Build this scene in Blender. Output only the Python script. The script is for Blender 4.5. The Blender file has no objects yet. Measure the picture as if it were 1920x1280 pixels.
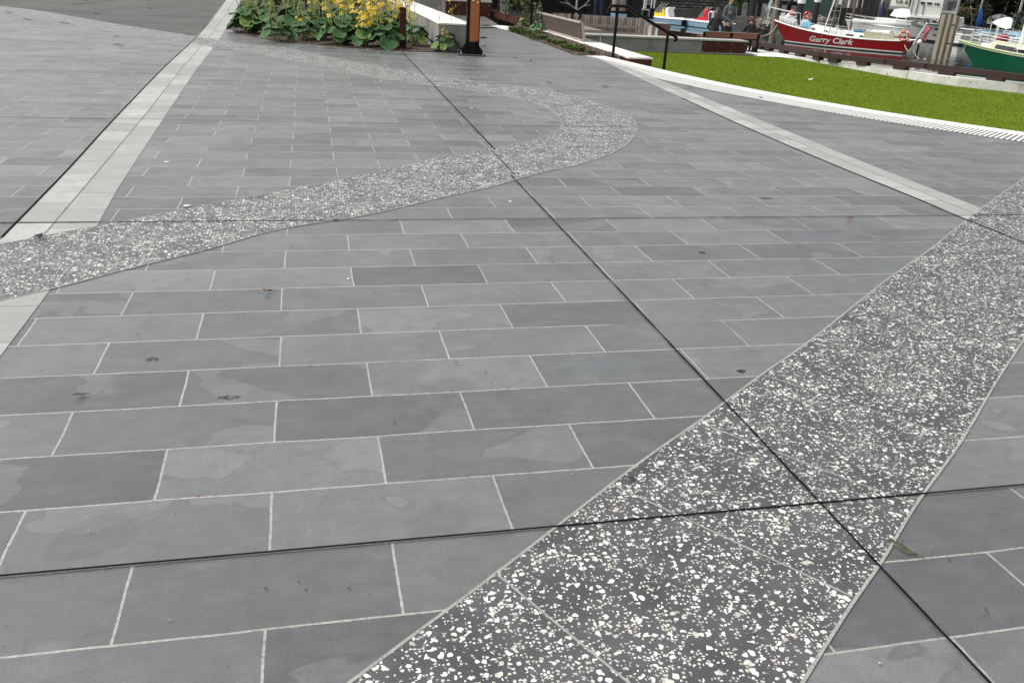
import bpy, bmesh, math, random
import numpy as np
from mathutils import Vector, Matrix, noise
random.seed(7)
sc = bpy.context.scene
COL = sc.collection
# ------------------------------------------------------------------ camera model
F, PITCH, ROLL, YAW, CH = 1608.6, 0.40975162, 0.05807882, 0.2410996, 1.5
cp, sp, cr, sr, cy, sy = (math.cos(PITCH), math.sin(PITCH), math.cos(ROLL), math.sin(ROLL), math.cos(YAW), math.sin(YAW))
fw = Vector((sy*cp, cy*cp, -sp)); x0 = Vector((cy, -sy, 0)); u0 = x0.cross(fw)
cx = cr*x0 + sr*u0; cu = -sr*x0 + cr*u0
def ray(px, py): return cx*((px-960)/F) + cu*(-(py-640)/F) + fw
def P(px, py, z=0.0):
    d = ray(px, py); t = (z-CH)/d.z
    return Vector((d.x*t, d.y*t, z))
def Yp(px, py, Y):
    d = ray(px, py); t = Y/d.y
    return Vector((d.x*t, Y, CH+d.z*t))
def Dp(px, py, dist):          # at horizontal distance dist
    d = ray(px, py); t = dist/math.hypot(d.x, d.y)
    return Vector((d.x*t, d.y*t, CH+d.z*t))
def proj(p):
    w = Vector(p)-Vector((0, 0, CH)); k = w.dot(fw); return 960+F*w.dot(cx)/k, 640-F*w.dot(cu)/k
ZL, ZW = -0.72, -2.7           # lower level, water
# ------------------------------------------------------------------ node helper
class G:
    def __init__(s, name):
        m = bpy.data.materials.new(name); m.use_nodes = True
        s.m = m; s.t = m.node_tree; s.n = s.t.nodes; s.l = s.t.links
        s.n.clear(); s.out = s.n.new('ShaderNodeOutputMaterial'); s.b = s.n.new('ShaderNodeBsdfPrincipled')
        s.l.new(s.b.outputs[0], s.out.inputs[0])
    def set(s, sock, v):
        if isinstance(v, bpy.types.NodeSocket): s.l.new(v, sock)
        elif isinstance(v, (tuple, list)) and len(v) == 3 and sock.type == 'RGBA': sock.default_value = (*v, 1)
        else: sock.default_value = v
    def M(s, op, a, b=None, c=None, clamp=False):
        n = s.n.new('ShaderNodeMath'); n.operation = op; n.use_clamp = clamp
        for i, v in enumerate((a, b, c)):
            if v is not None: s.set(n.inputs[i], v)
        return n.outputs[0]
    def pos(s): return s.n.new('ShaderNodeNewGeometry').outputs['Position']
    def obj(s): return s.n.new('ShaderNodeTexCoord').outputs['Object']
    def attr(s, name):
        n = s.n.new('ShaderNodeAttribute'); n.attribute_name = name; return n.outputs['Fac']
    def sep(s, v):
        n = s.n.new('ShaderNodeSeparateXYZ'); s.set(n.inputs[0], v); return n.outputs
    def comb(s, x, y, z=0.0):
        n = s.n.new('ShaderNodeCombineXYZ')
        for i, v in enumerate((x, y, z)): s.set(n.inputs[i], v)
        return n.outputs[0]
    def vadd(s, a, b):
        n = s.n.new('ShaderNodeVectorMath'); n.operation = 'ADD'; s.set(n.inputs[0], a); s.set(n.inputs[1], b); return n.outputs[0]
    def vmul(s, a, b):
        n = s.n.new('ShaderNodeVectorMath'); n.operation = 'MULTIPLY'; s.set(n.inputs[0], a); s.set(n.inputs[1], b); return n.outputs[0]
    def noise(s, v, scale, detail=2, rough=.5, w=None, dist=0, color=False):
        n = s.n.new('ShaderNodeTexNoise')
        if w is not None: n.noise_dimensions = '4D'; s.set(n.inputs['W'], w)
        s.set(n.inputs['Vector'], v); s.set(n.inputs['Scale'], scale); n.inputs['Detail'].default_value = detail
        n.inputs['Roughness'].default_value = rough; n.inputs['Distortion'].default_value = dist
        return n.outputs[1 if color else 0]
    def white(s, v, color=False):
        n = s.n.new('ShaderNodeTexWhiteNoise'); n.noise_dimensions = '3D'; s.set(n.inputs['Vector'], v)
        return n.outputs['Color' if color else 'Value']
    def vor(s, v, scale, feat='F1', out='Distance', rnd=1.0, dim='2D'):
        n = s.n.new('ShaderNodeTexVoronoi'); n.voronoi_dimensions = dim; n.feature = feat
        s.set(n.inputs['Vector'], v); n.inputs['Scale'].default_value = scale; n.inputs['Randomness'].default_value = rnd
        return n.outputs[out]
    def mr(s, v, a, b, c=0.0, d=1.0, smooth=True):
        n = s.n.new('ShaderNodeMapRange'); n.interpolation_type = 'SMOOTHSTEP' if smooth else 'LINEAR'
        for i, q in enumerate((v, a, b, c, d)): s.set(n.inputs[i], q)
        return n.outputs[0]
    def mix(s, f, a, b, mode='MIX'):
        n = s.n.new('ShaderNodeMix'); n.data_type = 'RGBA'; n.blend_type = mode
        s.set(n.inputs[0], f); s.set(n.inputs[6], a); s.set(n.inputs[7], b); return n.outputs[2]
    def bump(s, h, strength=.3, dist=.01):
        n = s.n.new('ShaderNodeBump'); n.inputs['Strength'].default_value = strength; n.inputs['Distance'].default_value = dist
        s.set(n.inputs['Height'], h); s.l.new(n.outputs[0], s.b.inputs['Normal'])
    def fin(s, col, rough=.6, metal=0.0, spec=.5):
        s.set(s.b.inputs['Base Color'], col); s.set(s.b.inputs['Roughness'], rough)
        s.b.inputs['Metallic'].default_value = metal; s.b.inputs['Specular IOR Level'].default_value = spec
        return s.m
MC = {}
def mat(name, c, rough=.6, metal=0.0, var=.12, scale=8.0, bump=.15, c2=None, spec=.5, stretch=None):
    """plain procedural surface: colour with mottling, fine wear and a little bump"""
    if name in MC: return MC[name]
    g = G(name); v = g.obj()
    if stretch: v = g.vmul(v, stretch)
    n1 = g.noise(v, scale, 5, .6); n2 = g.noise(v, scale*9, 3, .6)
    c2 = c2 or tuple(max(0, k*(1-3*var)) for k in c)
    lite = tuple(min(1, k*(1+1.2*var)) for k in c)
    f = g.mr(n1, .3, .7); col = g.mix(f, lite, c)
    col = g.mix(g.M('MULTIPLY', g.mr(n2, .45, .75), .6), col, c2)
    g.bump(g.M('ADD', n1, g.M('MULTIPLY', n2, .6)), bump, .01)
    MC[name] = g.fin(col, g.mr(n2, .2, .8, max(0, rough-.08), min(1, rough+.08)), metal, spec)
    return MC[name]
def flat(name, c, rough=.5, **k): return mat(name, c, rough, var=.05, scale=3, bump=.04, **k)
# ------------------------------------------------------------------ mesh helpers
class MB:
    def __init__(s): s.v = []; s.f = []; s.mi = []; s.at = None
    def add(s, vs, fs, mi=0):
        o = len(s.v); s.v += [Vector(v) for v in vs]; s.f += [tuple(i+o for i in f) for f in fs]; s.mi += [mi]*len(fs)
    def box(s, c, size, rz=0.0, mi=0, mx=None):
        hx, hy, hz = (k/2 for k in size); c = Vector(c)
        R = mx or Matrix.Rotation(rz, 3, 'Z')
        vs = [c + R @ Vector((a*hx, b*hy, d*hz)) for a in (-1, 1) for b in (-1, 1) for d in (-1, 1)]
        s.add(vs, [(0, 1, 3, 2), (4, 6, 7, 5), (0, 4, 5, 1), (2, 3, 7, 6), (0, 2, 6, 4), (1, 5, 7, 3)], mi)
    def beam(s, a, b, w, h, up=(0, 0, 1), mi=0):
        a, b = Vector(a), Vector(b); d = (b-a); L = d.length; d = d/L; up = Vector(up)
        if abs(d.dot(up)) > .98: up = Vector((0, 1, 0))
        r = d.cross(up).normalized(); u = r.cross(d)
        s.box((a+b)/2, (L, w, h), mx=Matrix((d, r, u)).transposed(), mi=mi)
    def tube(s, pts, r, n=8, mi=0, cap=True):
        pts = [Vector(p) for p in pts]; rs = r if isinstance(r, (list, tuple)) else [r]*len(pts)
        rings = []; t0 = None
        for i, p in enumerate(pts):
            t = (pts[min(i+1, len(pts)-1)] - pts[max(i-1, 0)])
            t = t.normalized() if t.length > 1e-9 else Vector((0, 0, 1))
            if t0 is None:
                a = Vector((0, 0, 1)) if abs(t.z) < .9 else Vector((1, 0, 0)); e = t.cross(a).normalized()
            else:
                e = (e - t*e.dot(t)); e = e.normalized() if e.length > 1e-6 else t.orthogonal().normalized()
            t0 = t; k = t.cross(e)
            rings.append([p + (e*math.cos(q*2*math.pi/n) + k*math.sin(q*2*math.pi/n))*rs[i] for q in range(n)])
        vs = [v for R in rings for v in R]; fs = []
        for i in range(len(pts)-1):
            for q in range(n): fs.append((i*n+q, i*n+(q+1) % n, (i+1)*n+(q+1) % n, (i+1)*n+q))
        if cap: fs += [tuple(range(n))[::-1], tuple((len(pts)-1)*n+q for q in range(n))]
        s.add(vs, fs, mi)
    def lathe(s, c, prof, n=16, mi=0, axis=None):
        c = Vector(c); R = Vector((0, 0, 1)).rotation_difference(Vector(axis)).to_matrix() if axis else Matrix.Identity(3)
        vs = [c + R @ Vector((r*math.cos(q*2*math.pi/n), r*math.sin(q*2*math.pi/n), z)) for r, z in prof for q in range(n)]
        fs = [(i*n+q, i*n+(q+1) % n, (i+1)*n+(q+1) % n, (i+1)*n+q) for i in range(len(prof)-1) for q in range(n)]
        fs += [tuple(range(n))[::-1], tuple((len(prof)-1)*n+q for q in range(n))]
        s.add(vs, fs, mi)
    def ball(s, c, r, n=10, mi=0):
        r = Vector(r) if isinstance(r, (tuple, list, Vector)) else Vector((r, r, r)); c = Vector(c); m = n//2+1
        vs = []; 
        for i in range(m+1):
            a = math.pi*i/m
            for q in range(n):
                b = 2*math.pi*q/n; vs.append(c + Vector((r.x*math.sin(a)*math.cos(b), r.y*math.sin(a)*math.sin(b), r.z*math.cos(a))))
        s.add(vs, [(i*n+q, (i+1)*n+q, (i+1)*n+(q+1) % n, i*n+(q+1) % n) for i in range(m) for q in range(n)], mi)
    def prism(s, poly, z0, z1, mi=0):
        n = len(poly)
        vs = [Vector((p[0], p[1], z0)) for p in poly] + [Vector((p[0], p[1], z1)) for p in poly]
        a = sum(poly[i][0]*poly[(i+1) % n][1]-poly[(i+1) % n][0]*poly[i][1] for i in range(n))
        if a < 0: vs = [Vector((p[0], p[1], z0)) for p in poly[::-1]] + [Vector((p[0], p[1], z1)) for p in poly[::-1]]
        s.add(vs, [tuple(range(n))[::-1], tuple(range(n, 2*n))] + [(i, (i+1) % n, n+(i+1) % n, n+i) for i in range(n)], mi)
    def sheet(s, poly, z=None, mi=0):
        vs = [Vector((p[0], p[1], z if z is not None else p[2])) for p in poly]
        a = sum(vs[i].x*vs[(i+1) % len(vs)].y-vs[(i+1) % len(vs)].x*vs[i].y for i in range(len(vs)))
        if a < 0: vs.reverse()
        s.add(vs, [tuple(range(len(vs)))], mi)
    def ribbon(s, L, R, z, mi=0, skip=False):
        n = len(L); vs = [Vector((p[0], p[1], z)) for p in L] + [Vector((p[0], p[1], z)) for p in R]
        s.add(vs, [(i, n+i, n+i+1, i+1) for i in range(n-1)], mi)
        if 0 < z < .02 and not skip:      # closed down to the ground
            for E_ in (L, R):
                s.add([Vector((p[0], p[1], z)) for p in E_]+[Vector((p[0], p[1], -.001)) for p in E_], [(i, i+1, n+i+1, n+i) for i in range(n-1)], mi)
    def build(s, name, mats, root=None, parent=None, smooth=False, bevel=0):
        base = Vector(root.location) if root else Vector((0, 0, 0))
        if root is None:
            xs = [v.x for v in s.v]; ys = [v.y for v in s.v]; zs = [v.z for v in s.v]
            base = Vector(((min(xs)+max(xs))/2, (min(ys)+max(ys))/2, min(zs)))
        me = bpy.data.meshes.new(name); me.from_pydata([v-base for v in s.v], [], s.f)
        for m in (mats if isinstance(mats, (list, tuple)) else [mats]): me.materials.append(m)
        me.polygons.foreach_set('material_index', s.mi)
        if s.at:
            a = me.attributes.new(s.at[0], 'FLOAT', 'POINT'); a.data.foreach_set('value', s.at[1])
        bm = bmesh.new(); bm.from_mesh(me)
        if bevel: bmesh.ops.remove_doubles(bm, verts=bm.verts, dist=1e-5); bmesh.ops.bevel(bm, geom=[e for e in bm.edges if len(e.link_faces) == 2 and e.calc_face_angle(0) > .5], offset=bevel, segments=2, affect='EDGES', clamp_overlap=True)
        if not s.at and len(s.f) < 30000 and not getattr(s, 'nonorm', False): bmesh.ops.recalc_face_normals(bm, faces=bm.faces)
        bm.to_mesh(me); bm.free()
        if smooth: me.polygons.foreach_set('use_smooth', [True]*len(me.polygons))
        o = bpy.data.objects.new(name, me); COL.objects.link(o)
        if root: o.parent = parent or root
        else: o.location = base
        return o
def tag(o, label=None, cat=None, group=None, kind=None):
    for k, v in (('label', label), ('category', cat), ('group', group), ('kind', kind)):
        if v: o[k] = v
    return o
def thing(name, loc, label, cat, group=None):
    o = bpy.data.objects.new(name, None); o.location = loc; o.empty_display_size = .2; COL.objects.link(o)
    return tag(o, label, cat, group)
def cr_spline(pts, n=8):
    pts = [Vector((p[0], p[1])) for p in pts]; out = []
    for i in range(len(pts)-1):
        p0 = pts[max(i-1, 0)]; p1 = pts[i]; p2 = pts[i+1]; p3 = pts[min(i+2, len(pts)-1)]
        for k in range(n):
            t = k/n; out.append(.5*((2*p1)+(p2-p0)*t+(2*p0-5*p1+4*p2-p3)*t*t+(3*p1-p0-3*p2+p3)*t**3))
    out.append(pts[-1]); return out
def smoothed(pts, it=2):
    pts = [Vector((p[0], p[1])) for p in pts]
    for _ in range(it): pts = [pts[0]] + [(pts[i-1]+2*pts[i]+pts[i+1])/4 for i in range(1, len(pts)-1)] + [pts[-1]]
    return pts
def resample(pts, step=None, n=None):
    L = [0]
    for a, b in zip(pts, pts[1:]): L.append(L[-1]+(b-a).length)
    n = n or max(2, int(L[-1]/step)+1); out = []; j = 0
    for i in range(n):
        t = L[-1]*i/(n-1)
        while j < len(L)-2 and L[j+1] < t: j += 1
        q = (t-L[j])/max(1e-9, L[j+1]-L[j]); out.append(pts[j].lerp(pts[j+1], q))
    return out
def offset(pts, d):
    out = []
    for i, p in enumerate(pts):
        t = (pts[min(i+1, len(pts)-1)]-pts[max(i-1, 0)]).normalized(); out.append(p+Vector((-t.y, t.x))*d)
    return out
EXPO = 0.4
# ------------------------------------------------------------------ paving materials
CC, Y0, LL, X0 = 0.29955, 1.704, 0.683, 0.18
def grout_mask(g, e, v, w0, w1):
    return g.mr(e, w0, w1, 1.0, 0.0)
def paver(name, tint, grout=(.42, .405, .355), dark=1.0):
    g = G(name); p = g.pos(); x, y, z = g.sep(p)
    wob = g.noise(p, 3.0, 2); wx = g.M('MULTIPLY', g.M('SUBTRACT', wob, .5), .012)
    v = g.M('DIVIDE', g.M('SUBTRACT', g.M('ADD', y, wx), Y0), CC); vi = g.M('FLOOR', v)
    par = g.M('MODULO', g.M('ABSOLUTE', vi), 2.0)
    jit = g.M('MULTIPLY', g.M('SUBTRACT', g.white(g.comb(vi, 3.3, 1.0)), .5), .02)
    u = g.M('SUBTRACT', g.M('DIVIDE', g.M('SUBTRACT', g.M('ADD', x, wx), X0), LL), g.M('ADD', g.M('MULTIPLY', par, .5), jit))
    ui = g.M('FLOOR', u); fu, fv = g.M('FRACT', u), g.M('FRACT', v)
    du = g.M('MULTIPLY', g.M('MINIMUM', fu, g.M('SUBTRACT', 1.0, fu)), LL)
    dv = g.M('MULTIPLY', g.M('MINIMUM', fv, g.M('SUBTRACT', 1.0, fv)), CC)
    d = g.M('MINIMUM', du, dv)
    fine = g.noise(p, 160, 3, .6); rag = g.noise(p, 45, 2, .6)
    wv = g.M('ADD', .0026, g.M('MULTIPLY', g.M('SUBTRACT', rag, .45), .0045))
    gm = g.mr(d, wv, g.M('ADD', wv, .0013), 1.0, 0.0)
    fade = g.mr(g.noise(p, 1.7, 2), .3, .55, .75, 1.0); gm = g.M('MULTIPLY', gm, fade)
    idv = g.comb(ui, vi, 0.0); rc = g.white(idv, True); r1, r2, r3 = g.sep(rc)
    # stone: cloudy mottling, cat-paw patches with a crisp edge cut off by the joints
    cl = g.noise(p, 3.2, 5, .62, w=g.M('MULTIPLY', r1, 50), dist=.6)
    cl2 = g.noise(g.vmul(p, (5, 14, 1)), 1.0, 4, .6, w=g.M('MULTIPLY', r2, 50))
    base = g.mix(r1, tuple(k*.67*t for k, t in zip((.156, .159, .156), tint)), tuple(k*1.36*t for k, t in zip((.156, .159, .156), tint)))
    base = g.mix(g.M('MULTIPLY', g.mr(r2, .62, 1.0), .55), base, tuple(k*t for k, t in zip((.158, .170, .176), tint)))
    base = g.mix(g.M('MULTIPLY', g.mr(r3, .75, 1.0), .4), base, tuple(k*t for k, t in zip((.172, .165, .156), tint)))
    base = g.mix(g.mr(cl, .28, .72, 0, .55), base, g.mix(.5, base, (.060, .063, .066)), 'MIX')
    base = g.mix(g.mr(cl2, .45, .75, 0, .35), base, (.21, .215, .215))
    pn = g.noise(g.vmul(p, (1.0, 1.5, 1)), 1.9, 3.0, .48, w=g.M('MULTIPLY', r3, 80), dist=.35)
    thr = g.M('ADD', .545, g.M('MULTIPLY', r2, .14))
    pm = g.mr(pn, thr, g.M('ADD', thr, g.mr(g.noise(p, 1.9, 2), .42, .62, .005, .05))); rim = g.mr(g.M('ABSOLUTE', g.M('SUBTRACT', pn, g.M('SUBTRACT', thr, .003))), 0.0, .010, .3, 0.0)
    base = g.mix(g.M('MULTIPLY', pm, .46), base, g.mix(.5, base, (.30, .31, .315)))
    base = g.mix(rim, base, (.085, .088, .09))
    dn = g.mr(g.noise(p, 1.1, 2, .5, w=g.M('ADD', 9.0, g.M('MULTIPLY', r1, 80))), .66, .675)
    base = g.mix(g.M('MULTIPLY', dn, .3), base, (.085, .09, .095))
    mid = g.noise(g.vmul(p, (1, 1.7, 1)), 13, 4, .65, w=g.M('MULTIPLY', r2, 30)); scuff = g.noise(g.vmul(p, (30, 4, 1)), 1.0, 3, .6)
    grain = g.M('MULTIPLY', g.mr(fine, .3, .7, .84, 1.14), g.M('MULTIPLY', g.mr(mid, .3, .7, .91, 1.08), g.mr(scuff, .3, .7, .97, 1.03)))
    gn = g.n.new('ShaderNodeVectorMath'); gn.operation = 'SCALE'; g.set(gn.inputs[0], base); g.set(gn.inputs['Scale'], grain)
    big = g.noise(p, .35, 3, .6); gv = g.n.new('ShaderNodeVectorMath'); gv.operation = 'SCALE'
    g.set(gv.inputs[0], gn.outputs[0]); g.set(gv.inputs['Scale'], g.mr(big, .3, .7, .74*dark, .89*dark))
    # small specks
    sp = g.M('MULTIPLY', g.mr(g.vor(p, 17), .05, .09, 1.0, 0.0), g.M('GREATER_THAN', g.white(g.vor(p, 17, out='Color')), .94))
    col = g.mix(g.M('MULTIPLY', sp, .45), gv.outputs[0], (.05, .045, .04))
    gcol = g.mix(g.mr(g.noise(p, 60, 3, .7), .35, .7), grout, tuple(k*.62 for k in grout))
    # joints in some rows are open and dark
    gcol = g.mix(g.mr(g.noise(p, .9, 2), .60, .68), gcol, (.14, .13, .12))
    col = g.mix(gm, col, gcol)
    vein = g.mr(g.M('ABSOLUTE', g.M('SUBTRACT', g.noise(g.vmul(p, (.8, 2.6, 1)), 1.6, 3, .5, w=g.M('MULTIPLY', r1, 60), dist=.8), .5)), 0.0, .010, 1.0, 0.0)
    col = g.mix(g.M('MULTIPLY', vein, .16), col, (.07, .072, .075))
    chipn = g.M('MULTIPLY', g.mr(d, .004, .012, 1.0, 0.0), g.mr(g.noise(p, 28, 3, .7), .60, .68)); col = g.mix(g.M('MULTIPLY', chipn, .5), col, (.09, .085, .08))
    h = g.M('SUBTRACT', g.M('ADD', g.M('MULTIPLY', fine, .25), g.M('MULTIPLY', cl, .5)), g.M('ADD', g.M('MULTIPLY', gm, .9), g.M('MULTIPLY', chipn, .6)))
    g.bump(h, .25, .0035)
    return g.fin(col, g.mr(cl, .3, .7, .31, .44), spec=.95)
def terrazzo(name, tone=1.0, dens=1.12):
    g = G(name); p = g.pos()
    pd = g.vadd(p, g.vmul(g.noise(p, 70, 2, color=True), (.010, .010, 0)))
    def layer(sc_, t0, keep, jit):
        e = g.vor(pd, sc_, 'DISTANCE_TO_EDGE'); c = g.vor(pd, sc_, 'F1', 'Color'); f1 = g.vor(pd, sc_)
        r, gg, b = g.sep(c)
        big = g.noise(p, 5.0, 2); kp = g.M('LESS_THAN', r, g.M('MULTIPLY', keep*dens, g.mr(big, .3, .7, .72, 1.25)))
        th = g.M('ADD', t0, g.M('MULTIPLY', gg, jit))
        return g.M('MULTIPLY', g.M('MULTIPLY', kp, g.mr(e, th, g.M('ADD', th, .025))), g.mr(f1, g.M('ADD', .30, g.M('MULTIPLY', b, .22)), g.M('ADD', .34, g.M('MULTIPLY', b, .22)), 1.0, 0.0)), gg
    a, ca = layer(51, .10, .30, .26); b, cb = layer(97, .09, .36, .24); c, cc_ = layer(37, .20, .09, .14)
    chip = g.M('MAXIMUM', g.M('MAXIMUM', a, b), c)
    chipc = g.mix(g.mr(g.M('ADD', ca, g.M('MULTIPLY', g.noise(p, 200, 2), .3)), .2, 1.3, 0, 1), (.76, .745, .68), (.42, .39, .33))
    n = g.noise(p, 5, 5, .65); f = g.noise(p, 260, 3, .7)
    m = g.mix(g.mr(n, .3, .7), tuple(k*tone for k in (.058, .059, .063)), tuple(k*tone for k in (.098, .099, .102)))
    m = g.mix(g.mr(f, .55, .75, 0, .35), m, (.16, .16, .16)); m = g.mix(g.mr(f, .45, .25, 0, .5), m, (.022, .022, .024))
    col = g.mix(chip, m, chipc)
    g.bump(g.M('ADD', g.M('MULTIPLY', f, .3), g.M('MULTIPLY', chip, .4)), .2, .002)
    return g.fin(col, g.M('SUBTRACT', g.mr(n, .3, .7, .42, .55), g.M('MULTIPLY', chip, .08)), spec=.45)
def concrete(name, a, b, scale=1.2, joints=None, rough=.75):
    g = G(name); p = g.pos(); n = g.noise(p, scale, 6, .65, dist=.3); f = g.noise(p, scale*60, 3, .7)
    col = g.mix(g.mr(n, .3, .7), a, b); col = g.mix(g.mr(f, .5, .8, 0, .45), col, tuple(k*.7 for k in a))
    st = g.noise(g.vmul(p, (2, 2, .4)), 3, 4, .7); col = g.mix(g.mr(st, .58, .72, 0, .35), col, tuple(k*.6 for k in a))
    h = g.M('ADD', n, g.M('MULTIPLY', f, .4))
    if joints:
        x, y, z = g.sep(p)
        for ax, per, ph in joints:
            q = g.M('FRACT', g.M('DIVIDE', g.M('ADD', {'x': x, 'y': y}[ax], ph), per))
            k = g.mr(g.M('MULTIPLY', g.M('MINIMUM', q, g.M('SUBTRACT', 1.0, q)), per), .003, .008, 1, 0)
            col = g.mix(g.M('MULTIPLY', k, .7), col, tuple(v*.35 for v in a)); h = g.M('SUBTRACT', h, k)
    g.bump(h, .2, .0046)
    return g.fin(col, rough, spec=.4)
M_pave = paver('bluestone_pavers', (1, 1, 1))
M_pave_w = paver('bluestone_pavers_warm', (1.03, 1.01, .94), dark=1.02)
M_terr = terrazzo('terrazzo')
M_grout = mat('band_edge_grout', (.30, .29, .265), .8, var=.2, scale=12, bump=.3)
M_seal = mat('black_joint_sealant', (.010, .010, .011), .95, var=.3, scale=20, spec=.05)
M_path = concrete('exposed_path', (.072, .070, .064), (.105, .103, .095), .7, rough=.75)
M_white = concrete('pale_concrete', (.70, .69, .65), (.82, .81, .77), 1.6)
M_conc = concrete('grey_concrete', (.20, .20, .18), (.30, .30, .275), 2.0)
M_conc2 = concrete('light_concrete', (.36, .355, .33), (.47, .465, .435), 1.5)
def sett_mat():
    g = G('granite_setts'); p = g.pos(); at = g.attr('row'); x, y, z = g.sep(p)
    v = g.M('ADD', g.M('DIVIDE', y, .41), g.M('MULTIPLY', at, .37)); vi = g.M('FLOOR', v); fv = g.M('FRACT', v)
    d = g.M('MULTIPLY', g.M('MINIMUM', fv, g.M('SUBTRACT', 1.0, fv)), .41)
    r = g.white(g.comb(vi, at, 2.0)); n = g.noise(p, 7, 5, .65); f = g.noise(p, 150, 3, .7)
    col = g.mix(r, (.31, .305, .285), (.47, .465, .44)); col = g.mix(g.mr(n, .35, .7, 0, .45), col, (.25, .245, .23))
    col = g.mix(g.mr(f, .5, .75, 0, .5), col, (.22, .215, .21))
    gm = g.mr(d, .002, .005, 1, 0); col = g.mix(g.M('MULTIPLY', gm, .75), col, (.10, .095, .09))
    g.bump(g.M('SUBTRACT', f, gm), .25, .004); return g.fin(col, .65)
M_sett = sett_mat()
# ------------------------------------------------------------------ ground sheets
def PX(lst, z=0.0): return [P(a, b, z).xy for a, b in lst]
edge_far = PX([(1090, 104), (1130, 103), (1200, 121), (1280, 141), (1400, 166), (1550, 192), (1650, 209), (1760, 226), (1860, 241), (1920, 247)])
edge = [Vector((5.09, 19.2)), Vector((5.12, 17.9))] + [Vector((5.70, 16.95)), Vector((5.93, 15.6)), Vector((6.19, 14.05)), Vector((6.56, 12.5)), Vector((7.08, 11.18)), Vector((7.44, 10.43)), Vector((7.86, 9.76)), Vector((8.22, 9.25)), Vector((8.62, 8.75)), Vector((9.4, 7.95)), Vector((10.6, 7.0)), Vector((12.5, 6.0)), Vector((16, 4.9)), Vector((24, 4.2))]
E2 = smoothed(resample(cr_spline(edge[2:], 6), .12), 3)       # nosing line
plaza = [(-40, -12), (26, -12), (26, 4.1)] + [tuple(p) for p in E2[::-1]] + [(5.10, 16.97), (5.10, 23.0), (5.75, 30.2), (5.75, 60), (-40, 60)]
m = MB(); m.sheet(plaza, 0.0); tag(m.build('plaza_paving', M_pave), kind='structure')
# warmer panel left of the pale sett band
bandL = [(-1.66, -12), (-1.66, 3.0), (-1.665, 5.0), (-1.71, 6.7), (-1.79, 8.8), (-1.92, 13.1), (-2.0, 17.3), (-2.2, 22.9), (-2.62, 32.5), (-3.6, 60)]
bandM = [(-1.44, -12), (-1.44, 3.0), (-1.47, 5.0), (-1.51, 6.8), (-1.57, 9.2), (-1.70, 13.3), (-1.79, 17.5), (-1.97, 22.9), (-2.36, 32.6), (-3.3, 60)]
bandR = [(-1.22, -12), (-1.22, 3.6), (-1.255, 5.3), (-1.30, 6.7), (-1.375, 9.0), (-1.50, 13.2), (-1.585, 17.6), (-1.75, 22.4), (-2.08, 31.2), (-3.0, 60)]
def ribl(L, R, n=60): return resample(cr_spline(L, 6), n=n), resample(cr_spline(R, 6), n=n)
m = MB(); m.sheet([(-40, -12)] + bandL[:-1] + [(-3.6, 60), (-40, 60)], .0012); tag(m.build('left_paving', M_pave_w), kind='structure')
def sett_band(L, Mid, R, name, z=.0024):
    m = MB(); at = []
    a, b = ribl(L, Mid); m.ribbon(a, b, z, skip=True); at += [0.0]*len(a)*2
    a, b = ribl([(q[0]+.004, q[1]) for q in Mid], R); m.ribbon(a, b, z, skip=True); at += [1.0]*len(a)*2
    m.at = ('row', at); o = m.build(name, M_sett); tag(o, kind='structure')
    k = MB(); a = resample(cr_spline(Mid, 6), n=60); k.ribbon(offset(a, .004), offset(a, -.004), z+.0008, skip=True); tag(k.build(name+'_joint', M_grout_d), kind='structure')
M_grout_d = mat('dark_grout', (.12, .115, .105), .8, var=.2)
sett_band(bandL, bandM, bandR, 'sett_band')
rL = [(4.60, -12), (4.61, 0), (4.615, 3.3), (4.62, 5.2), (4.645, 5.7), (4.68, 7.2), (4.77, 9.0), (4.94, 11.2), (5.12, 13.4), (5.33, 15.6), (5.44, 16.9)][::-1]
rM = [(4.785, -12), (4.795, 0), (4.80, 3.3), (4.81, 5.2), (4.84, 5.7), (4.88, 7.2), (4.97, 9.0), (5.12, 11.0), (5.27, 13.2), (5.42, 15.2), (5.50, 16.6)][::-1]
rR = [(4.97, -12), (4.98, 0), (4.99, 3.3), (4.99, 5.2), (5.01, 5.7), (5.07, 7.3), (5.18, 9.0), (5.33, 11.6), (5.42, 13.6), (5.47, 14.9), (5.56, 16.2)][::-1]
sett_band(rL, rM, rR, 'right_sett_band')
# terrazzo bands
bL = smoothed(resample(cr_spline([(-4.2, -2.2), (-1.5, .25), (-.6, .98), (.04, 1.5), (.44, 1.82), (1.02, 2.3), (1.36, 2.56), (1.81, 2.92), (2.2, 3.22), (3.12, 3.98), (3.86, 4.56), (4.84, 5.37), (6.28, 6.51), (7.4, 7.4), (8.1, 8.05)], 8), .05))
bR = smoothed(resample(cr_spline([(-3.4, -2.8), (-.9, -.35), (.1, .49), (.55, .88), (1.08, 1.33), (1.37, 1.57), (1.55, 1.71), (1.84, 1.955), (2.27, 2.29), (2.77, 2.71), (3.20, 3.06), (4.2, 3.86), (5.2, 4.62), (6.6, 5.75), (8.1, 6.9), (8.7, 7.4)], 8), .05))
n = 240; bL, bR = resample(bL, n=n), resample(bR, n=n)
m = MB(); m.ribbon(bL, bR, .0036); tag(m.build('terrazzo_band', M_terr), kind='structure')
outer = PX([(0, 565), (90, 545), (270, 497), (380, 472), (520, 430), (640, 413), (740, 393), (840, 368), (920, 352), (1010, 325), (1090, 309), (1150, 287), (1180, 267), (1194, 243), (1185, 222), (1150, 204), (1100, 188), (1020, 170), (940, 158), (860, 149), (760, 134), (680, 119), (600, 104), (520, 88), (440, 81), (367, 69), (297, 58), (203, 43), (140, 32), (62, 19), (10, 13)])
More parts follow.
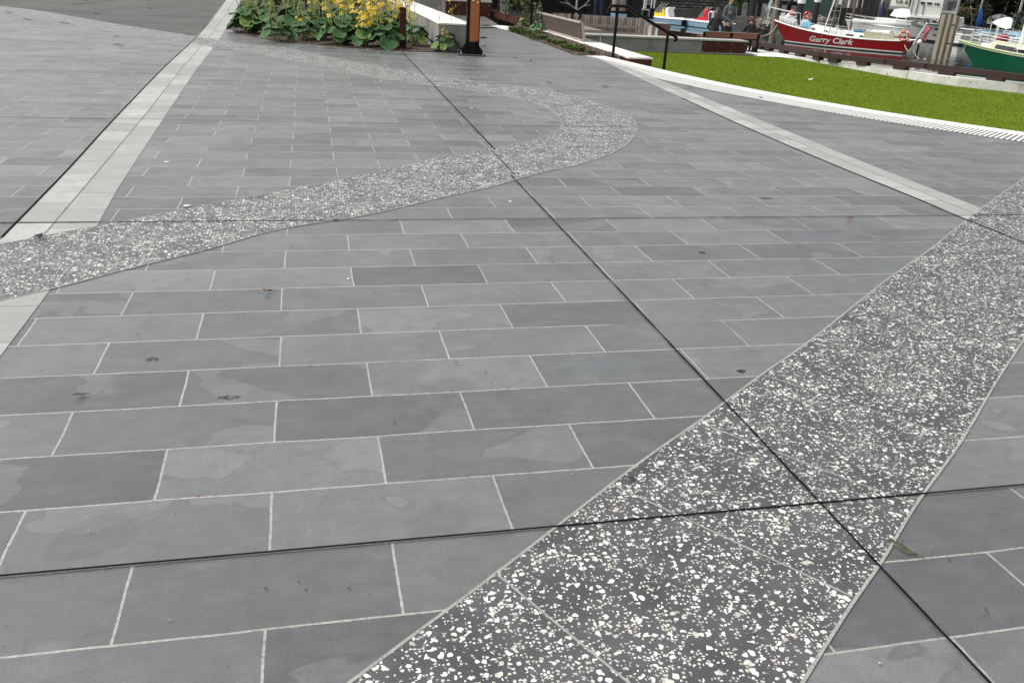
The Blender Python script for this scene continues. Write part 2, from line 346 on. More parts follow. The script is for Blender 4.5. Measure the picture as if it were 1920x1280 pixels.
inner = PX([(0, 460), (90, 440), (170, 428), (260, 410), (440, 375), (640, 337), (760, 310), (860, 290), (960, 272), (1020, 258), (1050, 241), (1051, 224), (1035, 207), (1000, 193), (960, 183), (910, 175), (850, 166), (780, 158), (700, 146), (640, 131), (560, 117), (480, 101), (400, 89), (297, 73), (203, 59), (156, 51), (94, 37), (15, 23)])
outer = [Vector((-4.2, 1.9)), Vector((-2.4, 3.3))] + outer + [Vector((-9, 25.5)), Vector((-14, 28))]
inner = [Vector((-4.6, 2.9)), Vector((-2.7, 4.15))] + inner + [Vector((-9.2, 24.2)), Vector((-14.4, 26.8))]
outer = smoothed(resample(smoothed(cr_spline(outer, 8), 3), n=400), 4); inner = smoothed(resample(smoothed(cr_spline(inner, 8), 3), n=400), 4)
# pair the two edges by arc fraction through the apex
def split_pair(o, i):
    ao = max(range(len(o)), key=lambda k: o[k].x); ai = max(range(len(i)), key=lambda k: i[k].x)
    return resample(o[:ao+1], n=160)+resample(o[ao:], n=240)[1:], resample(i[:ai+1], n=160)+resample(i[ai:], n=240)[1:]
outer, inner = split_pair(outer, inner)
m = MB(); m.ribbon(outer, inner, .0036); tag(m.build('terrazzo_river', terrazzo('terrazzo_river_mix', 1.3, 1.25)), kind='structure')
m = MB()
for e, w in ((bL, .0045), (bR, .0045)): m.ribbon(offset(e, w), offset(e, -w), .0046)
for e, w in ((outer, .0035), (inner, .0035)): m.ribbon(offset(e, w), offset(e, -w), .0046)
for a, b in (((-1.0, .66), (-.5, .02)), ((-.48, 1.07), (-.1, .33)), ((-.02, 1.44), (.36, .72)), ((.44, 1.82), (.81, 1.12)), ((.90, 2.19), (1.37, 1.58)), ((1.35, 2.55), (1.83, 1.95)), ((1.80, 2.90), (2.28, 2.31)), ((2.25, 3.25), (2.74, 2.67)), ((2.71, 3.63), (3.2, 3.05)), ((3.17, 4.0), (3.66, 3.43)), ((3.63, 4.37), (4.12, 3.8)), ((4.1, 4.75), (4.6, 4.16)), ((4.57, 5.13), (5.06, 4.54)), ((5.04, 5.51), (5.52, 4.9)), ((5.50, 5.88), (5.98, 5.27)), ((5.96, 6.25), (6.44, 5.64)), ((6.42, 6.62), (6.90, 6.01)), ((6.88, 6.99), (7.36, 6.36))):
    a, b = Vector(a), Vector(b); t = (b-a).normalized(); nn = Vector((-t.y, t.x))*.0035
    m.sheet([a+nn, b+nn, b-nn, a-nn], .0046)
for k in list(range(26, 160, 17)) + list(range(170, 340, 26)):
    a, b = outer[k], inner[min(k+4, 398)]; t = (b-a).normalized(); nn = Vector((-t.y, t.x))*.003; m.sheet([a+nn, b+nn, b-nn, a-nn], .0046)
tag(m.build('terrazzo_joints', M_grout), kind='structure')
# black movement joints
m = MB()
def seal(a, b, w=.0055, st=.06):
    a, b = Vector(a), Vector(b); L = (b-a).length; n = max(2, int(L/st)); t = (b-a)/L; q = Vector((-t.y, t.x)); A = []; B = []
    near = 1 if min(a.length, b.length) < 6 else 0
    for i in range(n+1):
        p = a.lerp(b, i/n); A.append(p+q*(w+near*random.uniform(-.001, .0022))); B.append(p-q*(w+near*random.uniform(-.001, .0022)))
    m.ribbon(A, B, .0056, skip=True)
seal((-12, 2.0), (12, 2.004), .0042); seal((-1.25, 5.295), (4.64, 5.298), .0042); seal((-12, 5.32), (-1.25, 5.295), .006); seal((4.64, 5.298), (9, 5.30), .004)
seal((-12, 8.80), (9, 8.86), .0045); seal((-9, 12.2), (6.4, 12.2), .004); seal((-9, 16.05), (5.1, 16.05), .005)
seal((1.525, -4), (1.525, 6.55), .0034); seal((1.56, 6.60), (1.56, 7.52), .0038); seal((1.60, 7.56), (1.66, 16.3), .0055)
seal((4.605, -4), (4.61, 5.2), .0055)
def seal_poly(pts, w):
    a = resample(cr_spline(pts, 5), .2); m.ribbon(offset(a, w), offset(a, -w), .0056, skip=True)
seal_poly([(q[0]-.006, q[1]) for q in bandL if q[1] > 3.0 and q[1] < 40], .0065)
seal_poly([(q[0]-.004, q[1]) for q in rL if q[1] < 12][::-1], .006)
tag(m.build('movement_joints', M_seal), kind='structure')
# exposed concrete path at the back left
pl = [p for p in outer[165:] if p.x < -2.05]
m = MB(); m.sheet([tuple(p) for p in pl] + [(-14, 60), (-3.55, 60), (-2.64, 32.5), (-2.24, 22.9), (-2.10, 20)], .0024); tag(m.build('concrete_path', M_path), kind='structure')
m = MB(); m.ribbon([Vector((-9, 24.5)), Vector((-5.2, 23.25)), Vector((-2.23, 23.3))], [Vector((-9, 24.47)), Vector((-5.2, 23.22)), Vector((-2.23, 23.27))], .0036)
m.ribbon([Vector((-6.0, 26.2)), Vector((-5.2, 31)), Vector((-5.4, 40))], [Vector((-5.95, 26.2)), Vector((-5.15, 31)), Vector((-5.35, 40))], .0036)
tag(m.build('path_joint', M_seal), kind='structure')
# nosing, tactile bars, steps
nos = offset(E2, -.30) if offset(E2, -.30)[5].x < E2[5].x else offset(E2, .30)
m = MB(); m.ribbon(E2, nos, .006); tag(m.build('step_nosing', M_white), kind='structure')
sgn = -1 if offset(E2, -.30)[5].x < E2[5].x else 1
bars = resample(E2, .052); b_in = offset(bars, sgn*.31); b_out = offset(bars, sgn*.86)
m = MB(); mb2 = MB()
def clipx(p, a):
    xs = np.interp(p.y, [3, 5.5, 7.3, 9, 11.6, 13.6, 14.9, 16.2, 17.2], [-9, 5.0, 5.09, 5.20, 5.35, 5.44, 5.49, 5.40, 5.18])
    if p.x >= xs: return p
    t = (a.x-xs)/max(1e-6, a.x-p.x); return a.lerp(p, max(.02, min(1, t)))
_a, _b = offset(E2, sgn*.30), offset(E2, sgn*.90); mb2.ribbon(_a, [clipx(q, w_) for q, w_ in zip(_b, _a)], .0026); tag(mb2.build('tactile_bed', mat('tactile_grey', (.13, .125, .12), .8)), kind='structure')
for k in range(1, len(bars)-1):
    t = (bars[k+1]-bars[k-1]).normalized()*.0145; a, b = b_in[k], b_out[k]
    b = clipx(b, a)
    if (a-b).length < .04: continue
    m.prism([a-t, b-t, b+t, a+t], .003, .0105)
tag(m.build('tactile_bars', mat('tactile_ivory', (.76, .745, .70), .6, var=.05)), kind='structure')
for k in range(4):
    m = MB(); a = offset(E2, -sgn*.36*k) if k else E2; b = offset(E2, -sgn*.36*(k+1)); z0 = -.18*k
    m.v += [Vector((p.x, p.y, z0)) for p in a] + [Vector((p.x, p.y, z0-.18)) for p in a] + [Vector((p.x, p.y, z0-.18)) for p in b]
    n = len(a)
    for i in range(n-1):
        m.f.append((i, i+1, n+i+1, n+i)); m.mi.append(0)
        if k < 3: m.f.append((n+i, n+i+1, 2*n+i+1, 2*n+i)); m.mi.append(0)
    tag(m.build('step', M_conc2 if k else M_white), kind='structure')
# lower terrace and wharf line (base of the timber rail)
WPT = [(P(a, b, z).xy, z) for a, b, z in ((1180, 59, -.72), (1429, 93, -.70), (1541, 114, -.62), (1701, 132.5, -.50), (1920, 158, -.48))]
d0 = (WPT[0][0]-WPT[1][0]).normalized(); d1 = (WPT[-1][0]-WPT[-2][0]).normalized()
WPT = [(WPT[0][0]+d0*40, -.72)] + WPT + [(WPT[-1][0]+d1*14, -.48), (WPT[-1][0]+d1*50, -.48)]
_L = [0.0]
for (a, _), (b, _2) in zip(WPT, WPT[1:]): _L.append(_L[-1]+(b-a).length)
def Wt(t, o=0.0):     # point at arc length t measured from the 1429 column, o metres toward the water
    t = t+_L[2]; k = 0
    while k < len(_L)-2 and _L[k+1] < t: k += 1
    q = (t-_L[k])/(_L[k+1]-_L[k]); a, za = WPT[k]; b, zb = WPT[k+1]; d = (b-a).normalized(); nn = Vector((-d.y, d.x)); nn = nn if nn.x > 0 else -nn
    p = a.lerp(b, q)+nn*o; return Vector((p.x, p.y, za+(zb-za)*q))
TE = _L[5]-_L[2]
wn = Vector((.93, .36))
TS = [-60, -30, -15, -8, -4, -2, -1, 0, 1, 2, 3, 4, 5, 6, 7, 8, 9, 10, 12, 14, 17, 22, 30, 60]
m = MB(); a = [Wt(t, .3) for t in TS]; m.sheet([(p.x, p.y) for p in a]+[(60, -30), (-6, -30), (-6, 70)], ZL-.03); tag(m.build('lower_terrace', M_conc2), kind='structure')
# ------------------------------------------------------------------ lawn
def lawn_mat():
    g = G('lawn_green'); p = g.pos(); n = g.noise(p, .9, 4, .6); f = g.noise(p, 40, 3, .7); m_ = g.noise(p, 6, 3, .6)
    col = g.mix(g.mr(n, .3, .7), (.09, .15, .014), (.145, .205, .020)); col = g.mix(g.mr(m_, .4, .65, 0, .7), col, (.15, .19, .024))
    col = g.mix(g.mr(f, .5, .75, 0, .4), col, (.075, .125, .008))
    g.bump(f, .4, .02); return g.fin(col, 1.0, spec=.0)
M_lawn = lawn_mat()
lawnfar = [P(a, b, ZL).xy for a, b in ((1180, 97), (1350, 104), (1430, 107), (1500, 113), (1577, 127), (1746, 157), (1920, 177))]
lf = cr_spline(lawnfar, 5); d_ = (lf[-1]-lf[-4]).normalized()
lf += [lf[-1]+d_*k for k in (2, 5, 9, 14, 20)]
le = offset(E2, -sgn*1.46)
poly = [p for p in lf] + [p for p in le[::-1] if p.y < 24] + [Vector((6.75, 18)), Vector((6.75, 25.5)), Vector((7.2, 27.0))]
m = MB(); m.sheet([(p.x, p.y) for p in poly], ZL+.01); lawn = m.build('lawn_base', M_lawn); tag(lawn, kind='structure')
def inside(x, y, pg):
    c = np.zeros(len(x), bool); n = len(pg)
    for i in range(n):
        x1, y1 = pg[i].x, pg[i].y; x2, y2 = pg[i-1].x, pg[i-1].y
        if y1 == y2: continue
        k = ((y1 > y) != (y2 > y)) & (x < (x2-x1)*(y-y1)/(y2-y1)+x1); c ^= k
    return c
rng = np.random.default_rng(3)
def blades(name, poly, N, z, h, w, mats, xr, yr, lean=.6):
    x = rng.uniform(*xr, N*3); y = rng.uniform(*yr, N*3); k = inside(x, y, poly); x, y = x[k][:N], y[k][:N]; n = len(x)
    a = rng.uniform(0, 2*np.pi, n); hh = h*rng.uniform(.5, 1.25, n); l = lean*rng.uniform(0, 1, n)*hh; b = rng.uniform(0, 2*np.pi, n)
    v = np.zeros((n, 3, 3)); v[:, 0] = np.stack([x-np.cos(a)*w, y-np.sin(a)*w, np.full(n, z)], 1); v[:, 1] = np.stack([x+np.cos(a)*w, y+np.sin(a)*w, np.full(n, z)], 1)
    v[:, 2] = np.stack([x+np.cos(b)*l, y+np.sin(b)*l, z+hh], 1); v = v.reshape(-1, 3)
    me = bpy.data.meshes.new(name); me.vertices.add(len(v)); me.vertices.foreach_set('co', v.ravel()); me.loops.add(len(v)); me.loops.foreach_set('vertex_index', np.arange(len(v)))
    me.polygons.add(n); me.polygons.foreach_set('loop_start', np.arange(n)*3); me.polygons.foreach_set('loop_total', np.full(n, 3))
    for q in mats: me.materials.append(q)
    me.polygons.foreach_set('material_index', rng.integers(0, len(mats), n)); me.update(); me.validate()
    o = bpy.data.objects.new(name, me); COL.objects.link(o); return o
Mg = [mat('grass_a', (.175, .250, .022), 1.0, var=.16, scale=1.6, bump=0, spec=0), mat('grass_b', (.130, .205, .018), 1.0, var=.16, scale=2.6, bump=0, spec=0), mat('grass_c', (.215, .265, .045), 1.0, var=.12, scale=.7, bump=0, spec=0, c2=(.22, .21, .06))]
near = [p for p in poly if p.y > 6]
tag(blades('grass', near, 260000, ZL+.008, .030, .006, Mg, (6.7, 24), (7, 28)), 'short bright green lawn grass below the steps', 'grass', kind='stuff')
# ------------------------------------------------------------------ kerb wall, wharf edge
M_corten = mat('rusted_steel', (.075, .026, .018), .85, var=.25, scale=5, bump=.3, c2=(.03, .012, .009), spec=.2)
M_black = flat('black_powdercoat', (.006, .006, .007), .5, spec=.15)
M_rail = mat('brown_wharf_timber', (.036, .019, .016), .9, var=.2, scale=4, stretch=(1, 1, 4))
kf = [P(a, b, ZL).xy for a, b in ((1432, 100), (1500, 113), (1577, 127), (1746, 157), (1920, 177))]
kf = cr_spline(kf, 4); kf += [kf[-1]+d_*k for k in (3, 8, 15)]
kt = thing('kerb_wall', (kf[4].x, kf[4].y, ZL), 'low pale concrete kerb wall between the lawn and the brown wharf rail', 'kerb')
m = MB(); n = len(kf); tops = []; bk = []
for i, p in enumerate(kf):
    t = min((Wt(q*.1) for q in range(-60, 400)), key=lambda w_: (w_.xy-p).length); tops.append(t.z); bk.append(t.xy)
for i in range(n):
    m.v += [Vector((kf[i].x, kf[i].y, ZL-.02)), Vector((kf[i].x, kf[i].y, tops[i])), Vector((bk[i].x, bk[i].y, tops[i])), Vector((bk[i].x, bk[i].y, ZL-.02))]
for i in range(n-1):
    for a, b in ((0, 1), (1, 2), (2, 3)): m.f.append((4*i+a, 4*i+4+a, 4*i+4+b, 4*i+b)); m.mi.append(a == 1)
def pitted():
    g = G('pitted_concrete'); p = g.pos(); n = g.noise(p, 3, 5, .7); col = g.mix(g.mr(n, .35, .65), (.50, .49, .455), (.64, .63, .59))
    v = g.vor(p, 6, dim='3D'); pit = g.M('MULTIPLY', g.mr(v, .10, .16, 1, 0), g.M('GREATER_THAN', g.sep(g.vor(p, 6, out='Color', dim='3D'))[0], .5))
    col = g.mix(pit, col, (.12, .115, .10)); g.bump(g.M('SUBTRACT', n, pit), .3, .02); return g.fin(col, .8)
M_pit = pitted()
m.build('kerb_face', [M_pit, M_white], kt)
m = MB()
for i in (6, 11, 16): 
    if i < n-1:
        t = (kf[i+1]-kf[i]).normalized()*.006; q = (kf[i]-bk[i]).normalized()*.004
        a, b = kf[i]+q, bk[i]
        m.prism([a-t, a+t, b+t, b-t], ZL, tops[i]+.003)
m.build('kerb_joint', mat('joint_dark', (.06, .058, .05), .9), kt)  # kerb joints as plain dark strips
# wharf apron (structure) with quay face, rail of timber on blocks
def strip(o0, o1, dz, zb, name, mt):
    m = MB(); k = len(TS)
    for t in TS:
        a, b = Wt(t, o0), Wt(t, o1); m.v += [Vector((a.x, a.y, a.z+dz)), Vector((b.x, b.y, b.z+dz)), Vector((b.x, b.y, zb)), Vector((a.x, a.y, zb))]
    for i in range(k-1):
        for a in range(4): m.f.append((4*i+a, 4*i+4+a, 4*i+4+(a+1) % 4, 4*i+(a+1) % 4)); m.mi.append(0)
    tag(m.build(name, mt), kind='structure')
strip(-.02, .62, -.005, -1.1, 'wharf_apron', M_conc2); strip(.0, .5, -.7, -5, 'quay_wall', M_conc)
m = MB(); m.sheet([(Wt(t, .0).x, Wt(t, 0).y) for t in (-14, -8, -4, -2, -1, 0, 1, 2, 3)]+[Vector(p) for p in ((15.9, 25.6), (15.6, 26.3), (15.1, 26.9), (14.2, 26.9), (14.2, 28.0), (7.2, 28.0), (6.9, 29.4))], -.71); tag(m.build('wharf_paving', M_white), kind='structure')
def rail_piece(t0, t1, lab):
    c = Wt((t0+t1)/2); r = thing('wharf_rail', c, lab, 'wharf rail', 'timber edge rails along the wharf')
    m = MB(); a, b = Wt(t0+.01), Wt(t1-.01); u = Vector((0, 0, .165)); m.beam(a+u, b+u, .19, .14); m.build('rail_beam', M_rail, r, bevel=.012)
    t = t0+.35
    while t < t1-.2:
        m = MB(); a, b = Wt(t), Wt(t+.42); u = Vector((0, 0, .047)); m.beam(a+u, b+u, .18, .094); m.build('block', M_rail, r); t += 1.25
labs = ['dark brown timber wharf rail nearest the right edge of the photo, below the green boat', 'dark brown timber wharf rail in front of the stern of the red yacht', 'dark brown timber wharf rail beside the end of the wooden bench', 'brown timber wharf rail seen behind the sitting woman, past the bench', 'far brown timber wharf rail beyond the white uprights']
t2, t3, t4 = _L[3]-_L[2], _L[4]-_L[2], _L[5]-_L[2]
for i, (a, b) in enumerate(((t4-2.5, t4+4), (t3-.8, t4-2.5), (t2, t3-.8), (0, t2), (-12, 0))):
    rail_piece(a, b, labs[i])
# water and basin
def water():
    g = G('harbour_water'); p = g.pos(); n = g.noise(g.vmul(p, (1, 1, 1)), .9, 4, .55, dist=.3); n2 = g.noise(p, 5.0, 3, .5)
    g.bump(g.M('ADD', n, g.M('MULTIPLY', n2, .25)), .12, .08)
    return g.fin((.022, .030, .022), .03, spec=.7)
m = MB(); m.sheet([(-80, 12), (300, -300), (600, 300), (-80, 500)], ZW); tag(m.build('harbour_water', water()), kind='structure')
# ------------------------------------------------------------------ planting beds
def mulch():
    g = G('bark_mulch'); p = g.pos(); e = g.vor(g.vmul(p, (1, 1.6, 1)), 26, 'F1', 'Color'); r, a, b = g.sep(e); d = g.vor(p, 26)
    col = g.mix(r, (.030, .018, .013), (.105, .065, .045)); col = g.mix(g.M('GREATER_THAN', a, .9), col, (.26, .20, .15)); g.bump(d, .8, .03); return g.fin(col, .9)
M_mulch = mulch()
M_chips = [mat('bark_a', (.085, .05, .035), .9), mat('bark_b', (.045, .027, .02), .9), mat('bark_c', (.19, .14, .10), .9)]
def bed(name, poly, label, z=.012, chips=1500):
    r = thing(name, (poly[0][0], poly[0][1], 0), label, 'planting bed')
    m = MB(); m.prism(poly, -.05, z); m.build('mulch', M_mulch, r)
    pg = [Vector((p[0], p[1])) for p in poly]; xs = [p.x for p in pg]; ys = [p.y for p in pg]; y1 = min(max(ys), min(ys)+6)
    m = MB(); k = 0
    while k < chips:
        x, y = random.uniform(min(xs), max(xs)), random.uniform(min(ys), y1)
        if not inside(np.array([x]), np.array([y]), pg)[0]: k += .2; continue
        a = random.uniform(0, 6.3); L, w = random.uniform(.02, .06), random.uniform(.008, .02)
        t, q = Vector((math.cos(a), math.sin(a), random.uniform(-.4, .4)))*L/2, Vector((-math.sin(a), math.cos(a), random.uniform(-.5, .5)))*w/2
        c = Vector((x, y, z+random.uniform(.004, .02))); m.add([c-t-q, c+t-q*.6, c+t+q*.7, c-t+q, c+Vector((0, 0, .008))], [(0, 1, 4), (1, 2, 4), (2, 3, 4), (3, 0, 4)], random.randrange(3)); k += 1
    o = m.build('bark_chips', M_chips, r); o['kind'] = 'stuff'; return r
fr = PX([(430, 54), (442, 62), (470, 69), (500, 75), (560, 82), (640, 89), (700, 94), (760, 97), (800, 98), (860, 100)])
bed('planting_bed', [tuple(p) for p in fr] + [(3.0, 17.0), (2.4, 17.2), (2.2, 24), (2.4, 36), (-2.4, 36), (-1.95, 30), (-1.72, 23)], 'dark bark mulch bed under the yellow flowering plants', chips=2600)
rb = PX([(1140, 106), (1095, 104), (1068, 99), (1030, 81), (1000, 63), (955, 58)])
bed('planting_bed', [(6.08, 16.9), (5.72, 16.98), (5.14, 17.0), (5.12, 18.5), (5.14, 20.5), (5.35, 23.0), (5.78, 25.4), (6.08, 25.4)], 'narrow bark mulch bed with low green tufts beside the pale ledge', chips=900)
def leafmat(name, a, b, rim, rough=.42):
    g = G(name); p = g.obj(); n = g.noise(p, 14, 3); r = g.attr('rim'); v = g.attr('vein')
    col = g.mix(g.mr(n, .3, .7), a, b); col = g.mix(g.M('MULTIPLY', g.mr(v, .55, 1.0), .35), col, rim); col = g.mix(g.M('MULTIPLY', g.mr(r, .72, 1.0), .65), col, rim)
    g.bump(g.M('SUBTRACT', n, g.M('MULTIPLY', v, .6)), .5, .01)
    g.b.inputs['Subsurface Weight'].default_value = 0; return g.fin(col, rough, spec=.2)
M_lig = [leafmat('ligularia_leaf', (.030, .078, .028), (.050, .118, .040), (.10, .18, .07), .62), leafmat('ligularia_leaf_pale', (.055, .125, .055), (.08, .165, .07), (.14, .23, .10), .62), leafmat('ligularia_leaf_yellow', (.10, .17, .035), (.13, .20, .05), (.20, .26, .09), .65)]
M_stem = mat('flower_stalk', (.34, .40, .14), .6, var=.15); M_stem2 = mat('leaf_stalk', (.14, .20, .06), .6)
M_pet = mat('yellow_petal', (.80, .55, .012), .5, var=.1, scale=30); M_eye = mat('flower_centre', (.30, .14, .02), .8)
def big_leaf(m, at, ve, c, R, az, tilt, mi):
    """kidney-shaped cupped blade; az = outward direction, tilt from level"""
    nr, na = 4, 18; X = Vector((math.cos(az), math.sin(az), 0)); Yv = Vector((-math.sin(az), math.cos(az), 0)); Z = Vector((0, 0, 1))
    X2 = X*math.cos(tilt) - Z*math.sin(tilt); Z2 = X*math.sin(tilt) + Z*math.cos(tilt)
    vs = [c]; at.append(0.0); ve.append(1.0); ph = random.uniform(0, 6)
    for i in range(1, nr+1):
        r = i/nr
        for k in range(na):
            th = 2*math.pi*k/na; notch = 1-.55*math.exp(-((abs(th-math.pi))/.30)**2)
            rr = R*r*notch*(1+.05*math.sin(5*th+ph)*r)
            zz = R*(.26*r*r - .10*r**4 + .07*math.sin(4*th+ph)*r*r + (.05*math.cos(9*th))*r)
            vs.append(c + X2*(rr*math.cos(th)*1.05) + Yv*(rr*math.sin(th)) + Z2*zz); at.append(r); ve.append(1.0 if k % 3 == 0 else 0.0)
    fs = [(0, 1+k, 1+(k+1) % na) for k in range(na)]
    for i in range(nr-1):
        for k in range(na): fs.append((1+i*na+k, 1+(i+1)*na+k, 1+(i+1)*na+(k+1) % na, 1+i*na+(k+1) % na))
    m.add(vs, fs, mi)
def finish_leaf(m, at, ve, root, name='foliage'):
    m.at = ('rim', at); o = m.build(name, M_lig, root, smooth=True)
    a = o.data.attributes.new('vein', 'FLOAT', 'POINT'); a.data.foreach_set('value', ve); return o
def ligularia(px, py, s, nl, nf, label, fh=(.75, 1.1), flowers=.8, bloom=1, z=.01, pos=None, lf=.85):
    b = pos or P(px, py, z); fs_ = s; s = s*lf; r = thing('ligularia', b, label, 'plant', 'round leaved yellow flowering plants in the bed')
    m = MB(); at = []; ve = []; st = MB()
    nl = int(nl*1.35)
    for i in range(nl):
        az = i*2.4+random.uniform(-.4, .4); q = (i+.5)/nl; rad = s*(.14+.30*q+random.uniform(-.04, .05)); h = s*(.46-.34*q+random.uniform(-.05, .06))
        R = s*random.uniform(.115, .19); c = b + Vector((math.cos(az)*rad, math.sin(az)*rad, max(.07, h)))
        big_leaf(m, at, ve, c, R, az, random.uniform(-.1, .5)+.75*q, random.choices((0, 1, 2), (.70, .18, .12))[0])
        st.tube([b + Vector((math.cos(az), math.sin(az), 0))*.03, b+Vector((math.cos(az)*rad*.5, math.sin(az)*rad*.5, h*.75)), c-Vector((math.cos(az), math.sin(az), 0))*R*.15], [.008*s, .007*s, .005*s], 5)
    finish_leaf(m, at, ve, r); st.build('leaf_stalk', M_stem2, r)
    if nf:
        sm = MB(); fm = MB(); s = fs_
        for i in range(nf):
            az = random.uniform(0, 6.3); H = random.uniform(*fh)*s; ln = random.uniform(.05, .28)*H
            o_ = b + Vector((math.cos(az), math.sin(az), 0))*.06*s
            top = o_ + Vector((math.cos(az)*ln, math.sin(az)*ln, H)); mid = o_.lerp(top, .5)+Vector((0, 0, .05*H))
            sm.tube([o_, mid, top], [.0105*s, .008*s, .005*s], 6)
            for k in range(random.randint(6, 10)):
                t = random.uniform(.5, 1.0); base = mid.lerp(top, max(0, (t-.5)*2)); a2 = random.uniform(0, 6.3); L = random.uniform(.06, .17)*s
                e = base + Vector((math.cos(a2)*L, math.sin(a2)*L, L*random.uniform(.5, 1.1))); sm.tube([base, base.lerp(e, .5)+Vector((0, 0, -.012)), e], .0035*s, 4, cap=False)
                if random.random() < flowers:
                    ax = Vector((math.cos(a2)*.6, math.sin(a2)*.6-.5, .7)).normalized(); u = ax.orthogonal().normalized(); w = ax.cross(u); npet = random.randint(7, 10)
                    fm = MB(); fm.nonorm = True
                    for j in range(npet):
                        th = 2*math.pi*j/npet+random.uniform(-.15, .15); d = (u*math.cos(th)+w*math.sin(th)); L2 = .042*s*random.uniform(.8, 1.25)*bloom; q = ax.cross(d)*.0065*s*bloom; dr = ax*random.uniform(-.012, .010)
                        fm.add([e+d*.005, e+d*L2*.6+q+dr*.3, e+d*L2+dr, e+d*L2*.6-q+dr*.3], [(0, 1, 2, 3)], 0)
                    fm.ball(e+ax*.003, .0085*s, 6, 1); fm.build('flower', [M_pet, M_eye], r)
                else: sm.ball(e, (.006*s, .006*s, .009*s), 6, 1)
        sm.build('flower_stalk', [M_stem, M_eye], r)
    return r
L = ligularia
L(466, 62, 1.0, 15, 8, 'leafy plant at the left corner of the bed with fanning pale flowerless stalks', flowers=.05)
L(500, 66, .85, 12, 6, 'second plant from the left corner of the bed, with thin budding stalks', flowers=.1)
L(520, 77, .75, 11, 3, 'small green plant at the front edge of the bed, left of the tall cupped leaf', flowers=0.0, fh=(.5, .8))
L(546, 60, 1.05, 14, 9, 'dense dark leaved plant behind the front row with a spray of pale stalks', flowers=.08)
L(572, 76, .85, 11, 3, 'plant with a big drooping front leaf close to the paving and a single yellow bud', flowers=.25, fh=(.4, .8))
L(605, 74, 1.05, 14, 6, 'wide leaved plant just right of the dark stake with pale rimmed leaves', flowers=.3)
L(634, 84, .95, 13, 7, 'plant at the front edge under the tall yellow flower cluster, leaning left', flowers=.9, bloom=1.2)
L(652, 66, 1.1, 14, 10, 'tallest yellow flowering plant in the middle of the bed', flowers=.95, bloom=1.25)
L(684, 87, 1.0, 13, 7, 'plant with bright yellow flowers hanging low over bare mulch', flowers=.95, fh=(.45, .9), bloom=1.3)
L(700, 70, 1.05, 12, 10, 'yellow flowering plant behind the low hanging flowers', flowers=.9, bloom=1.2)
L(722, 90, 1.0, 14, 5, 'plant with two heart shaped leaves in front, just left of the rusty post', flowers=.7, fh=(.6, .95))
L(742, 78, 1.05, 12, 9, 'yellow flowering plant directly behind the rusty post', flowers=.85, bloom=1.15)
L(776, 86, .9, 11, 4, 'plant with flat leaves reaching over the concrete block, right of the rusty post', flowers=.5, fh=(.6, 1.0))
L(836, 96, .70, 12, 3, 'small plant alone before the concrete block, left of the orange steel post', flowers=.7, fh=(.55, 1.25))
L(590, 45, 1.15, 12, 10, 'plant in the second row behind the dark stake, stalks above the leaves', flowers=.3, lf=.62)
L(640, 40, 1.15, 12, 11, 'yellow flowering plant in the second row behind the tallest one', flowers=.9, bloom=1.2, lf=.62)
L(690, 45, 1.15, 12, 11, 'yellow flowering plant in the second row left of the pale block', flowers=.9, bloom=1.2, lf=.62)
L(735, 50, 1.15, 12, 10, 'yellow flowering plant in the second row touching the end of the concrete block', flowers=.85, bloom=1.1, lf=.62)
L(505, 38, 1.15, 12, 10, 'green plant in the second row near the left edge of the bed', flowers=.1, lf=.62)
L(548, 32, 1.2, 12, 10, 'green plant in the second row between the two dark stakes', flowers=.1, lf=.62)
L(470, 30, 1.15, 11, 9, 'green plant in the back row beside the pale sett band', flowers=.05, lf=.62)
for i, (a, b) in enumerate(((520, 10), (580, 14), (625, 8), (670, 12), (715, 16), (760, 22))):
    L(a, b, 1.35, 10, 11, ['plant at the far left of the back row, mostly stalks', 'plant in the back row behind the dark stake', 'back row plant under the top edge, left of the densest flowers', 'back row plant with the densest yellow flowers', 'back row plant right of the densest yellow flowers', 'back row plant against the far end of the concrete block'][i], flowers=(.1, .2, .7, .9, .9, .7)[i], bloom=1.2, lf=.55)
# far green hedge mass behind the bed
def leafy(name, c, size, N, label, cat, mats, ls=.05, trunk=None, lobes=7, group=None, qr=(.22, .42)):
    r = thing(name, (c[0], c[1], c[2]), label, cat, group); m = MB(); m.nonorm = True; sx, sy_, sz = size; lb = []
    for i in range(lobes): lb.append((Vector((random.uniform(-.5, .5)*sx, random.uniform(-.5, .5)*sy_, random.uniform(.25, .85)*sz)), random.uniform(*qr)))
    for i in range(N):
        b, q = random.choice(lb); d = Vector((random.gauss(0, 1), random.gauss(0, 1), random.gauss(0, 1))).normalized()*random.uniform(.55, 1)**.6
        p = Vector(c)+b+Vector((d.x*q*sx, d.y*q*sy_, d.z*q*sz*.8)); 
        if p.z < c[2]+.02: continue
        a = Vector((random.gauss(0, 1), random.gauss(0, 1), random.gauss(0, .6))).normalized(); e = a.orthogonal().normalized(); e = (e*math.cos(i)+a.cross(e)*math.sin(i)); s = ls*random.uniform(.6, 1.4)
        m.add([p-a*s, p+e*s*.45, p+a*s, p-e*s*.45], [(0, 1, 2, 3)], random.randrange(len(mats)))
    m.build('foliage', mats, r)
    if trunk:
        t = MB(); t.tube([Vector(c), Vector(c)+Vector((.02*sx, 0, sz*.4)), Vector(c)+Vector((-.03*sx, .02, sz*.8))], [trunk, trunk*.7, trunk*.3], 8)
        for b, q in lb: t.tube([Vector(c)+Vector((0, 0, sz*.25)), Vector(c)+b], [trunk*.5, trunk*.15], 6)
        t.build('trunk', mat('dark_bark', (.05, .04, .032), .9), r)
    return r
